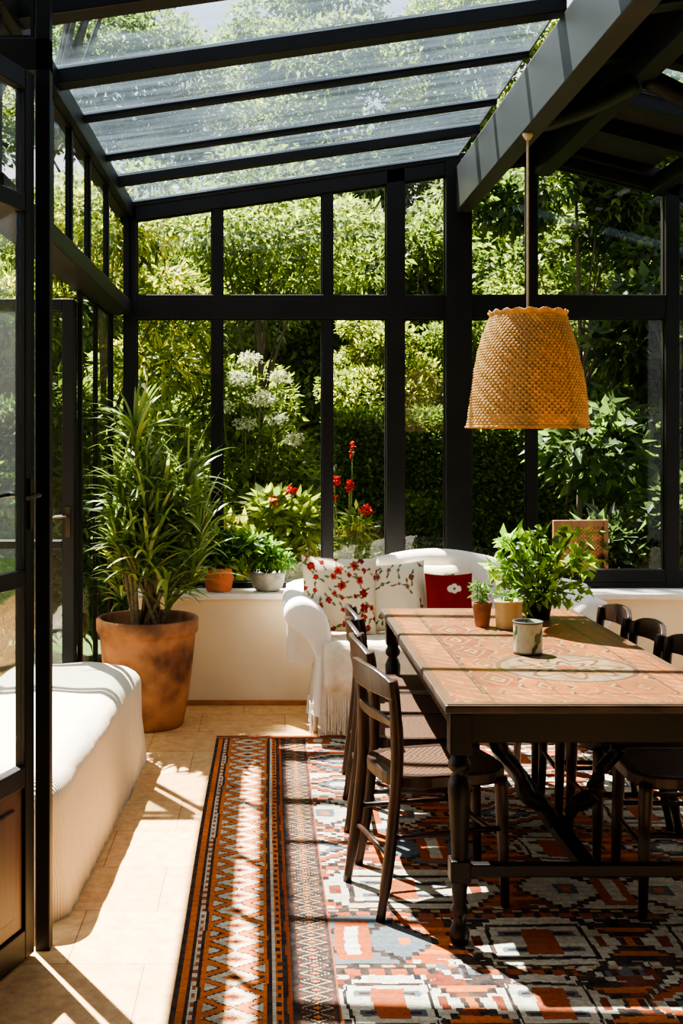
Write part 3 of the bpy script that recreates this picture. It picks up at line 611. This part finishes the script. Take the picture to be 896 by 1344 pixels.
# ---------------------------------------------------------------- daybed
def daybed():
    Lx,Ly,H=.66,1.95,.465; prof=[]; r=.10; hx=Lx/2
    prof+=[(-hx-.025,0),(-hx-.018,.1),(-hx-.006,.22),(-hx,H-r)]
    for k in range(1,9): a=math.pi/2*k/8; prof.append((-hx+r-r*math.cos(a),H-r+r*math.sin(a)))
    for k in range(1,10): t=k/10; prof.append((-hx+r+(Lx-2*r)*t,H+.008*math.sin(math.pi*t)))
    for k in range(0,9): a=math.pi/2*k/8; prof.append((hx-r+r*math.sin(a),H-r+r*math.cos(a)))
    prof+=[(hx+.006,.22),(hx+.018,.1),(hx+.025,0)]
    k=len(prof); v=[];f=[]; n=200
    for i in range(n+1):
        t=i/n; y=-Ly/2+Ly*t; e=min(t,1-t)*Ly; R=.15
        s_=1.0 if e>R else math.sqrt(max(0,1-((R-e)/R)**2)); 
        sx_=1-.18*(1-s_); 
        for (x,z) in prof:
            zz=z if e>R else z*(1-.22*(1-s_)*min(1,z/H))
            zz+=(.004*math.sin(x*19+y*7)+.002*math.sin(y*17-x*11)) if z>H-.05 else 0
            yy=y+.008*math.sin(z*14+x*9)
            side=1 if abs(x)>hx-.03 else 0
            v.append((x*sx_+side*math.copysign(.0040*math.sin(y*60+z*6+2*math.sin(y*5))*(1-z/H)+.005*math.sin(y*9+z*7),x),yy,zz))
    for i in range(n):
        for j in range(k-1): f.append((i*k+j,(i+1)*k+j,(i+1)*k+j+1,i*k+j+1))
    f+=[tuple(range(k)),tuple(n*k+j for j in range(k))[::-1]]
    m,nt,out=newmat('quilted_white_bedspread'); l=nt.links.new
    tc=N(nt,'ShaderNodeTexCoord'); wv=N(nt,'ShaderNodeTexWave',bands_direction='Y',Scale=30,Distortion=1.0); no=N(nt,'ShaderNodeTexNoise',Scale=9,Detail=4)
    b=N(nt,'ShaderNodeBsdfPrincipled',Roughness=.95); b.inputs['Base Color'].default_value=L4((214,202,182)); b.inputs['Specular IOR Level'].default_value=.1
    bp=N(nt,'ShaderNodeBump',Strength=.5,Distance=.008); l(tc.outputs['Object'],wv.inputs[0]); l(tc.outputs['Object'],no.inputs['Vector'])
    ad=N(nt,'ShaderNodeMath',operation='MULTIPLY_ADD'); ad.inputs[1].default_value=2.0; l(no.outputs['Fac'],ad.inputs[0]); l(wv.outputs['Fac'],ad.inputs[2]); l(ad.outputs[0],bp.inputs['Height']); l(bp.outputs[0],b.inputs['Normal']); l(b.outputs[0],out.inputs[0])
    e=empty('daybed',(-.965,4.63,0),'low white daybed with a lightly quilted bedspread beside open doors','daybed',rot=(0,0,math.radians(-2)))
    G().add(v,f).obj('bedspread',m,parent=e,smooth=True)
daybed()
# ---------------------------------------------------------------- big potted dracaena
pd=empty('potted_dracaena',(-.645,6.19,0),'tall spiky-leaved dracaena in a large aged terracotta pot','plant')
pp=[(.0,.0),(.178,0),(.192,.01),(.212,.10),(.234,.25),(.250,.40),(.258,.49),(.259,.50),(.268,.503),(.274,.515),(.277,.575),(.270,.583),(.252,.58),(.246,.55),(.24,.50),(0.0,.50)]
g=G(); g.lathe(pp,seg=48,cap=False); g.obj('pot',M['terra'],parent=pd,smooth=True)
G().lathe([(0,.515),(.12,.522),(.240,.512)],seg=32,cap=False).obj('soil',M['soil'],parent=pd,smooth=True)
bases=[];dirs=[]; lens=[]
heads=[(-.12,.02,1.02),(-.14,-.05,1.30),(-.07,.0,1.62),(-.02,.08,1.42),(.10,-.05,1.24),(.22,.02,1.36),(.30,-.04,1.12),(.14,.1,.98),(-.05,-.12,.95),(-.16,.05,.84),(.12,-.16,.82),(.26,-.04,.90),(-.08,.05,1.16),(.05,-.06,1.10),(-.18,-.02,1.12),(.0,-.1,1.30),(.16,0,1.14),(-.14,-.12,1.0),(.02,-.18,1.0)]
for hx_,hy_,hz_ in heads:
    r0=random.uniform(.03,.10); a=random.uniform(0,6.28); b0=(r0*math.cos(a),r0*math.sin(a),.50)
    pts=smooth_pts([b0,(b0[0]*.6+hx_*.4+random.uniform(-.03,.03),b0[1]*.6+hy_*.4,.5+(hz_-.5)*.5),(hx_,hy_,hz_)],5); G().tube(pts,[.011]*len(pts),7).obj('cane',M['cane'],parent=pd,smooth=True)
    ax=Vector((hx_*.6,hy_*.6,1)).normalized()
    for k in range(52):
        t=random.random(); th=random.uniform(0,6.28); el=random.uniform(-.15,1.25)
        d=Vector((math.cos(th)*math.cos(el),math.sin(th)*math.cos(el),math.sin(el)))+ax*.3
        bases.append(tuple(Vector((hx_,hy_,hz_))-ax*.20*t)); dirs.append(tuple(d))
        l_=random.uniform(.22,.38); 
        if d.x<-.2: l_=min(l_,(hx_+.30)*1.0+.05) if hx_+.27>.1 else .13
        if d.y>.2: l_=min(l_,.30)
        lens.append(max(.1,l_))
ribbons('foliage',bases,dirs,np.array(lens),.020,[(104,126,68),(122,142,78),(82,104,60),(152,162,96)],pd,M['leafin'],droop=.65,seg=6)
# ---------------------------------------------------------------- pendant lamp
LX,LY=1.155,5.06
pl=empty('pendant_lamp',(LX,LY,2.90),'woven straw pendant lamp with scalloped top hanging from the roof beam','lamp')
nr,nz=640,160; zb,zt=Z(562,LY)-2.90,Z(416,LY)-2.90
pr=[(0,.264),(.06,.262),(.25,.252),(.5,.233),(.72,.211),(.86,.191),(.94,.176),(1.0,.166)]
th=np.linspace(0,2*np.pi,nr,endpoint=False); V=[];Cc=[]
for j in range(nz+1):
    t=j/nz; r=np.interp(t,[a for a,b in pr],[b for a,b in pr]); z=zb+(zt-zb)*t
    band=(j//4); irr=vnoise(th*12,np.full(nr,band*1.7),9); stitch=np.sin(th*60+(band%2)*math.pi+.5*irr); ridge=abs(math.sin(j*math.pi/4))
    rr=r+.0028*stitch*(.4+.6*ridge)*(.6+.8*irr)+.0020*ridge+.0025*np.sin(th*5+j*.05)+.0012*np.sin(th*13+j*.3)
    if j<4: rr=rr+.004
    openw=(t>.12)&(t<.93)
    gap_shade=(stitch<-.60)&openw&(ridge<.85)&(irr>.28)
    col=lin((212,168,104))[None]*(0.62+.22*(stitch[:,None]*.5+.5)+.24*ridge)*(.78+.3*irr[:,None])*(.84+.32*rng.random((nr,1)))*1.08; col=np.where(gap_shade[:,None],lin((112,74,40))[None],col)  # shade of weave gaps and hollows put into the straw colour, no openings cut
    V.append(np.stack([rr*np.cos(th),rr*np.sin(th),np.full(nr,z)],1)); Cc.append(col)
for j in range(1,6):
    t=j/5; rr=.166+.006*t+.004*t*np.sin(th*16); z=zt+t*(.012+.012*np.abs(np.sin(th*8.5+.4*np.sin(th*3)))+.004*rng.random(nr))
    V.append(np.stack([rr*np.cos(th),rr*np.sin(th),z],1)); Cc.append(np.tile(lin((196,152,94)),(nr,1))*(.7+.3*rng.random((nr,1))))
nrow=len(V); V=np.concatenate(V); Cc=np.concatenate(Cc); k=np.arange(nr); Fc=np.concatenate([np.stack([i*nr+k,i*nr+(k+1)%nr,(i+1)*nr+(k+1)%nr,(i+1)*nr+k],1) for i in range(nrow-1)])
o=finish(np_mesh('lamp_shade',V,Fc,M['straw'],Cc,'POINT'),parent=pl,smooth=True); s=o.modifiers.new('t','SOLIDIFY'); s.thickness=.004
def colored_lathe(name,prof,colf,parent,seg=64,m='ceramic',**k):
    V=[];nprof=len(prof); th=np.linspace(0,2*np.pi,seg,endpoint=False); Cc=[]
    for r,z in prof: V.append(np.stack([r*np.cos(th),r*np.sin(th),np.full(seg,z)],1)); Cc.append(colf(th,np.full(seg,z)))
    V=np.concatenate(V);Cc=np.concatenate(Cc); kk=np.arange(seg); Fc=np.concatenate([np.stack([i*seg+kk,i*seg+(kk+1)%seg,(i+1)*seg+(kk+1)%seg,(i+1)*seg+kk],1) for i in range(nprof-1)])
    return finish(np_mesh(name,V,Fc,M[m],Cc,'POINT'),parent=parent,smooth=True,**k)
g=G()
for q in range(3):
    a=q*2.094; g.tube([(0,0,zt-.02),(.075*math.cos(a),.075*math.sin(a),zt-.01),(.160*math.cos(a),.160*math.sin(a),zt)],.0025,6)
g.obj('shade_spider',M['frame'],parent=pl)
G().tube([(0,0,-.02),(0,0,zt-.02)],.0055,8).obj('cord',M['cordm'],parent=pl)
G().lathe([(.0,0),(.022,0),(.022,-.012),(.010,-.03),(.0,-.03)],seg=20,cap=False).obj('ceiling_rose',M['cordm'],parent=pl,smooth=True)
G().lathe([(.0,zt-.01),(.02,zt-.01),(.022,zt-.07),(.0,zt-.07)],seg=20,cap=False).obj('socket',M['frame'],parent=pl)
G().lathe([(.013,zt-.07),(.018,zt-.09),(.04,zt-.14),(.045,zt-.17),(.03,zt-.205),(0.001,zt-.215)],seg=24,cap=False).obj('bulb',M['bulb'],parent=pl,smooth=True)
# ---------------------------------------------------------------- table-top things
TZ=TH_+RZ+.0008
def motif(th,z):
    c=np.tile(lin((168,166,140)),(len(th),1))*(.85+.3*vnoise(th*4,z*60,2))[:,None]; a=((th%(2*np.pi/3))-1.05)
    c[(np.abs(z-.05-.05*np.sin(a*2))<.014)&(np.abs(a)<.5)]=lin((56,74,42)); c[((a/.3)**2+((z-.062)/.020)**2)<1]=lin((84,100,54)); c[z>.112]=lin((72,66,50)); c[z<.008]=lin((72,66,50)); return c
jar=empty('painted_tin',(.968,4.24,TZ),'small open weathered grey-green tin painted with leaves on the table','tin')
pf=[(0.001,0),(.050,0),(.053,.004)]+[(.053,.006+.106*i/16) for i in range(17)]+[(.056,.116),(.056,.121),(.050,.121),(.049,.10)]
colored_lathe('body',pf,motif,jar)
G().lathe([(0.001,.095),(.0485,.095)],seg=32,cap=False).obj('inner_surface',M['walnut'],parent=jar)
def leafy(parent,base,blobs,n,ln,wd,cols,stems=14,r=.003,matl='leafin',shell=.15):
    g=G()
    for i in range(stems):
        b=random.choice(blobs); a=random.uniform(0,6.28); q=random.uniform(0,.7)
        tip=Vector((b[0]+q*b[3]*math.cos(a),b[1]+q*b[4]*math.sin(a),b[2]+b[5]*random.uniform(-.3,.8))); p0=Vector(base)+Vector((random.uniform(-.02,.02),random.uniform(-.02,.02),0))
        mid=p0.lerp(tip,.5)+Vector((0,0,.03)); g.tube(smooth_pts([p0,mid,tip],4),[r]*9,5)
    g.obj('stems',M['barkg'],parent=parent,smooth=True)
    blobleaves('foliage',blobs,n,ln,wd,cols,parent,M[matl],shell=shell,droop=.15)
bas=empty('potted_basil',(1.20,5.06,TZ),'bushy green basil plant in a low dark pot on the table','plant')
G().lathe([(0.001,0),(.048,0),(.050,.004),(.060,.06),(.064,.062),(.064,.075),(.056,.075),(.055,.065),(.001,.065)],seg=36,cap=False).obj('pot',M['walnut'],parent=bas)
leafy(bas,(0,0,.06),[(-.09,0,.23,.10,.09,.05),(.10,.0,.25,.11,.10,.06),(.0,.02,.35,.10,.09,.05),(-.16,0,.21,.06,.08,.05),(.20,.02,.24,.06,.08,.05),(.0,-.07,.13,.12,.08,.06),(-.10,-.03,.11,.08,.07,.05),(.11,-.03,.12,.09,.07,.05),(-.12,0,.33,.06,.06,.04),(.16,0,.36,.06,.06,.04)],560,.058,.034,[(142,172,70),(114,148,56),(168,194,90),(90,122,50)],stems=50,matl='leaf')
yp=empty('yellow_planter',(1.015,4.80,TZ),'pale yellow ceramic planter on the table','planter')
colored_lathe('pot',[(0.001,0),(.046,0),(.052,.006),(.056,.06),(.056,.105),(.06,.108),(.06,.12),(.053,.12),(.052,.10),(.001,.098)],lambda th,z:np.tile(lin((190,166,112)),(len(th),1))*(1-.12*(np.sin(th*9)*.5+.5))[:,None],yp)
G().lathe([(0.001,.101),(.051,.1005)],seg=24,cap=False).obj('soil',M['soil'],parent=yp)
leafy(yp,(0,0,.10),[(0,0,.135,.045,.045,.025)],60,.03,.015,[(96,132,56),(128,158,70)],stems=6,r=.002)
sp=empty('potted_succulent',(.915,4.86,TZ),'tiny green plant in a brown clay pot on the table','plant')
G().lathe([(0.001,0),(.03,0),(.04,.085),(.043,.087),(.043,.10),(.037,.10),(.036,.088),(.001,.088)],seg=28,cap=False).obj('pot',M['terra'],parent=sp)
leafy(sp,(0,0,.085),[(0,0,.14,.045,.045,.04),(-.01,0,.17,.03,.03,.03)],90,.032,.014,[(110,138,70),(84,112,56)],stems=8,r=.002)
# ---------------------------------------------------------------- sill plants
SZ=.6505
s1=empty('potted_geranium',(X(287,6.72),6.735,SZ),'leafy green plant in an orange terracotta pot on the window sill','plant')
G().lathe([(0.001,0),(.07,0),(.074,.004),(.092,.105),(.102,.107),(.102,.14),(.09,.14),(.087,.115),(.001,.115)],seg=40,cap=False).obj('pot',M['terra2'],parent=s1)
leafy(s1,(0,0,.11),[(-.12,-.03,.22,.13,.09,.07),(.0,-.02,.26,.13,.09,.10),(.14,-.02,.26,.12,.09,.09),(-.2,-.04,.29,.08,.08,.05),(.02,-.05,.19,.16,.07,.05)],850,.07,.04,[(72,106,48),(96,134,56),(60,90,44),(126,158,66)],stems=24,matl='leaf')
s2=empty('potted_herb',(X(351,6.72),6.735,SZ),'herb plant in a round weathered grey planter on the window sill','plant')
G().lathe([(0.001,0),(.06,0),(.085,.02),(.10,.06),(.104,.10),(.110,.102),(.110,.115),(.098,.115),(.094,.09),(.001,.09)],seg=40,cap=False).obj('pot',M['greypot'],parent=s2,smooth=True)
leafy(s2,(0,0,.09),[(-.03,-.02,.19,.09,.07,.07),(.08,-.02,.18,.08,.07,.05),(-.06,0,.27,.06,.06,.07),(.0,0,.23,.1,.06,.07)],560,.05,.025,[(66,100,48),(88,126,54),(108,146,66)],stems=18,matl='leaf')
# ---------------------------------------------------------------- garden
G().box(-26,26,7.0,40,-.25,-.06).obj('lawn',M['grass'],label='green garden ground beyond the glass',cat='lawn')
G().box(-26,-2.3,-4,7.0,-.25,-.06).obj('lawn',M['grass'],label='green garden ground beside the terrace',cat='lawn')
G().box(3.4,26,-4,7.0,-.25,-.06).obj('lawn',M['grass'],label='green garden ground beside the house',cat='lawn')
GR=[(78,98,50),(98,118,58),(64,84,46),(116,134,70)]; LG=[(126,140,66),(106,124,56),(146,158,80),(86,106,50)]; DG=[(56,74,50),(66,86,56),(50,66,46),(78,100,64)]; YG=[(160,158,64),(134,146,58),(180,178,84)]; MX=GR+DG; HZ=[(102,120,74),(120,136,86),(92,108,68),(138,150,96)]  # last palette: distance haze put into paler leaf colours for the far garden
def tree(x,y,r,zc,rz,n,ln,cols,label,nb=16,tr=.13,name='tree',cat='tree',lean=0,wd=.5,droop=.2):
    e=empty(name,(x,y,-.06),label,cat); g=G()
    top=Vector((lean,0,zc+.1)); g.tube(smooth_pts([(0,0,0),(lean*.3+.05,0,zc*.5),top],6),[tr*(1-.045*i) for i in range(13)],9)
    blobs=[]
    for i in range(nb):
        d=Vector(np.random.default_rng(abs(int(x*100+y*10+i))%100000).normal(size=3)).normalized(); q=random.uniform(.35,1.0)
        c=Vector((lean+d.x*r*q,d.y*r*q*.8,zc+d.z*rz*q)); s=random.uniform(.22,.42)*r; blobs.append((c.x,c.y,max(c.z,s*.5),s,s,s*.6))
        if i<9: g.tube(smooth_pts([(lean*.5,0,zc*.45+.05*i),((lean*.5+c.x)/2,c.y*.4,(zc*.5+c.z)/2+.1),(c.x,c.y,c.z)],4),[tr*.4*(1-.08*k) for k in range(9)],6)
    g.obj('trunk',M['bark'],parent=e,smooth=True)
    blobleaves('foliage',blobs,n,ln,ln*wd,cols,e,droop=droop,shell=.4)
def shrub(x,y,blobs,n,ln,cols,label,name='shrub',wd=.5,flowers=None,droop=.1):
    e=empty(name,(x,y,-.06),label,'shrub'); g=G()
    for b in blobs:
        for q in range(3):
            p=Vector((b[0]+random.uniform(-.5,.5)*b[3],b[1]+random.uniform(-.4,.4)*b[4],b[2]+b[5]*.3)); g.tube(smooth_pts([(random.uniform(-.06,.06),random.uniform(-.06,.06),0),(p.x*.5,p.y*.5,p.z*.55),p],4),[.012-.001*k for k in range(9)],5)
    if flowers:
        for b in flowers[0]: g.tube(smooth_pts([(b[0]*.3,b[1]*.3,b[2]*.5),(b[0]*.8,b[1]*.8,b[2]*.8),(b[0],b[1],b[2])],4),.005,5)
    g.obj('stems',M['barkg'],parent=e,smooth=True)
    blobleaves('foliage',blobs,n,ln,ln*wd,cols,e,shell=.3,droop=droop)
    if flowers:
        fb,fn,fl,fc=flowers; blobleaves('flowers',fb,fn,fl,fl*.9,fc,e,M['petal'],shell=.2,var=.08,kind='stuff')
    return e
tl=['tall leafy garden tree catching the sun','broad green garden tree behind the hedge','dense green tree in the garden']
for i,(x,y) in enumerate([(-8,15.6),(-5.2,14.8),(-2.5,14.2),(.1,14.9),(2.7,14.2),(5.3,14.9),(8,14.3),(11,15.5)]):
    tree(x,y,1.9,2.9,2.4,26000,.12,[HZ,GR,HZ][i%3],tl[i%3],nb=40,tr=.10)
for i,(x,y,zc) in enumerate([(-5.6,17.6,6.2),(-2.2,18.2,7.2),(.8,17.6,6.0),(3.6,18.2,7.6),(6.6,17.6,6.4),(.6,19.6,8.4)]):
    tree(x,y,1.9,zc,1.9,18000,.13,[LG+GR,HZ,HZ,LG,GR,LG+HZ][i],'tall garden tree with sunlit translucent leaves',nb=30,tr=.09)
def hedge(x0,x1,y0,y1,z1,n,ln,cols,label):
    e=empty('hedge',((x0+x1)/2,(y0+y1)/2,-.06),label,'hedge'); a,b=(x1-x0)/2,(y1-y0)/2
    G().box(-a+.08,a-.08,-b+.08,b-.08,0,z1-.08).obj('branches',M['hedgecore'],parent=e)
    P=np.stack([rng.uniform(-a,a,n),-b+rng.normal(size=n)*.05,rng.uniform(0,z1,n)],1); Dr=rng.normal(size=(n,3))*.7+np.array([0,-.8,.1])
    m=rng.random(n)<.25; P[m,1]=rng.uniform(-b,b,m.sum()); P[m,2]=z1+rng.normal(size=m.sum())*.04; Dr[m]+=np.array([0,.6,.8])
    finish(leaf_mesh('foliage',P,Dr,ln*(.7+.6*rng.random(n)),ln*.55,pal(n,cols,.3),M['leaf']),parent=e)
M['hedgecore']=mat('hedge_inside',(48,62,36),(74,94,52),scale=12,rough=1,bump=.5)
hedge(-14,16,21.6,23,5.6,40000,.22,HZ,'tall green boundary hedge')
hedge(.55,3.4,10.4,11.2,Z(548,10.4)+.06,34000,.05,GR+[(90,116,56),(84,108,56)],'clipped dark green garden hedge')
hedge(-5.6,-1.7,10.6,11.3,1.9,16000,.07,DG,'clipped dark green hedge beyond the terrace')
tree(-1.35,9.2,1.05,2.75,.85,8000,.12,YG+GR,'small tree with yellow-green feathery leaves near the glass',nb=16,tr=.04,wd=.27,droop=.5)
tree(-.1,10.8,1.2,3.3,.8,9000,.095,GR+LG,'small garden tree with fine bright leaves',nb=18,tr=.04,wd=.38,droop=.4)
shrub(-1.0,8.3,[(-.35,0,.6,.4,.35,.45),(.2,0,.55,.4,.35,.4),(-.2,.1,1.25,.35,.3,.4),(.25,.1,1.5,.25,.25,.35),(-.5,.2,1.8,.25,.25,.3)],5500,.10,GR,'tall leafy green shrub outside the glass',wd=.45)
shrub(-.15,9.4,[(0,0,.6,.5,.4,.5),(.1,0,1.4,.45,.35,.45),(-.2,0,1.9,.35,.3,.35),(.3,0,1.0,.4,.3,.4)],7000,.085,GR+LG,'flowering shrub with creamy white flower heads',flowers=([(-.06,-.34,2.08,.12,.08,.06),(.10,-.36,1.92,.13,.08,.06),(.02,-.34,2.24,.10,.08,.05),(.22,-.34,1.76,.10,.06,.05),(.24,-.34,2.1,.09,.06,.045),(-.2,-.34,1.86,.10,.06,.05),(.36,-.34,1.6,.09,.06,.05),(-.02,-.36,1.72,.10,.06,.05)],1500,.024,[(200,202,164),(182,190,150)]))
shrub(-.6,11.6,[(0,0,.6,.6,.4,.6),(.5,0,1.2,.5,.4,.5),(-.5,0,1.3,.5,.4,.6),(.1,0,1.8,.5,.4,.45),(-1.1,0,.8,.5,.4,.6),(-1.0,0,1.9,.45,.4,.4),(.5,0,2.0,.45,.4,.4)],10000,.085,HZ+LG,'broad sunlit shrub further down the garden')
shrub(.12,7.75,[(-.02,0,.75,.2,.16,.22),(.1,0,1.0,.16,.14,.2),(-.1,0,1.1,.12,.12,.14),(0,0,.35,.2,.16,.25)],1100,.13,LG,'bright light-green broad-leaved plant just outside the window',wd=.45,flowers=([(.05,-.1,1.26,.03,.02,.02),(-.08,-.1,1.2,.02,.02,.02)],60,.03,[(200,30,16)]))
shrub(-.27,7.6,[(0,0,.75,.17,.14,.16),(.05,0,.95,.12,.12,.12),(0,0,.35,.2,.16,.25)],800,.12,LG+YG,'light-green leafy plant just outside the window',wd=.45)
shrub(.53,7.50,[(0,0,.5,.14,.12,.3),(.02,0,.85,.12,.1,.18),(.06,0,1.05,.08,.08,.12)],800,.09,LG+GR,'tall plant with bright red flower spikes outside the window',name='flowering_plant',wd=.3,flowers=([(-.09,-.03,1.33,.035,.03,.03),(.01,-.03,1.30,.02,.02,.04),(.03,-.02,1.52,.009,.01,.06),(.12,-.03,1.14,.035,.03,.025),(-.1,-.03,1.22,.02,.02,.02)],360,.022,[(200,22,10),(216,40,20),(160,14,8)]))
shrub(1.0,9.5,[(0,0,.4,.5,.3,.35),(.6,0,.35,.4,.3,.3)],3500,.06,DG+GR,'low dark green shrub in front of the hedge')
tree(1.0,12.1,.8,2.4,.65,9000,.07,LG+YG+GR,'small tree with golden green leaves behind the hedge',nb=14,tr=.04,wd=.5)
tree(2.6,12.2,.8,2.6,.7,9000,.07,GR+LG,'small garden tree behind the hedge',nb=14,tr=.04)
tree(3.6,9.4,1.25,2.0,1.4,11000,.16,DG+[(88,114,66)],'dense dark magnolia with large glossy leaves',nb=24,tr=.06,wd=.5)
tree(2.7,10.0,1.0,3.7,.8,9000,.11,GR+DG,'garden tree with overhanging branches',nb=18,tr=.03)
tree(5.8,8.6,1.3,2.0,1.6,10000,.13,GR,'leafy garden tree beside the house',nb=18,tr=.09)
shrub(2.75,8.3,[(0,0,.5,.4,.3,.4),(.3,0,1.0,.35,.3,.35),(-.3,0,.8,.25,.2,.25)],2600,.14,DG,'dark shrub with large leaves outside the glass',wd=.45)
tree(-3.6,8.8,1.3,2.6,1.4,15000,.11,GR,'leafy garden tree beyond the terrace',nb=22,tr=.1)
tree(-5.2,6.0,1.4,2.2,1.6,10000,.12,GR,'leafy garden tree beyond the terrace',nb=18,tr=.1)
shrub(-2.35,7.9,[(0,0,.6,.5,.4,.5),(.4,0,1.1,.4,.35,.4),(-.3,.1,1.3,.4,.35,.4),(.5,.2,.5,.4,.4,.45)],6500,.08,MX,'leafy dark green shrub by the terrace')
# unseen canopies added out of frame to shade and dapple the sunlight (shadow offset at z=8.2: +2.46, -3.77)
tree(-2.9,5.45,1.15,8.2,.6,8000,.20,GR,'added tree with its canopy out of view, shading the near floor',nb=24,tr=.10)
tree(-3.1,10.2,.8,8.2,.5,2600,.18,GR,'added slender tree with its canopy out of view, dappling the floor',nb=14,tr=.08)
tree(-3.5,10.2,1.0,8.6,.6,1100,.18,GR,'added leaning tree with a sparse canopy out of view, dappling the sunlight',nb=16,tr=.07,lean=3.0)
# outdoor garden chair
gc=empty('garden_chair',(X(776,7.9),7.9,-.06),'wooden garden chair with a woven patterned back outside the window','chair',rot=(0,0,.15))
G().box(-.2,.2,-.2,.2,.44,.47).obj('seat',M['outdoor'],parent=gc,bevel=.006)
for sx in (-1,1):
    G().box(sx*.185-.018,sx*.185+.018,-.2,-.165,0,.44).obj('leg',M['outdoor'],parent=gc,bevel=.004)
    G().box(sx*.185-.018,sx*.185+.018,.165,.2,0,1.03).obj('leg',M['outdoor'],parent=gc,bevel=.004)
for z0 in (.98,.60): G().box(-.168,.168,.172,.194,z0,z0+.05).obj('back_rail',M['outdoor'],parent=gc,bevel=.004)
n=60; us=np.linspace(-.168,.168,n+1); vs=np.linspace(.65,.98,n+1); XX,YY=np.meshgrid(us,vs); ii=(np.arange(n)[:,None]*(n+1)+np.arange(n)[None]).ravel()
uc,vc=np.meshgrid((us[1:]+us[:-1])/2,(vs[1:]+vs[:-1])/2); cc=np.where(((np.floor(uc/.014)+np.floor(vc/.014))%2==0)[...,None],lin((132,78,48)),lin((158,124,92)))*(.7+.5*vnoise(uc*40,vc*40,3))[...,None]
finish(np_mesh('woven_back',np.stack([XX,np.full_like(XX,.183),YY],-1).reshape(-1,3),np.stack([ii,ii+1,ii+n+2,ii+n+1],1),M['cloth'],cc.reshape(-1,3)),parent=gc)
print('built',len(bpy.data.objects))
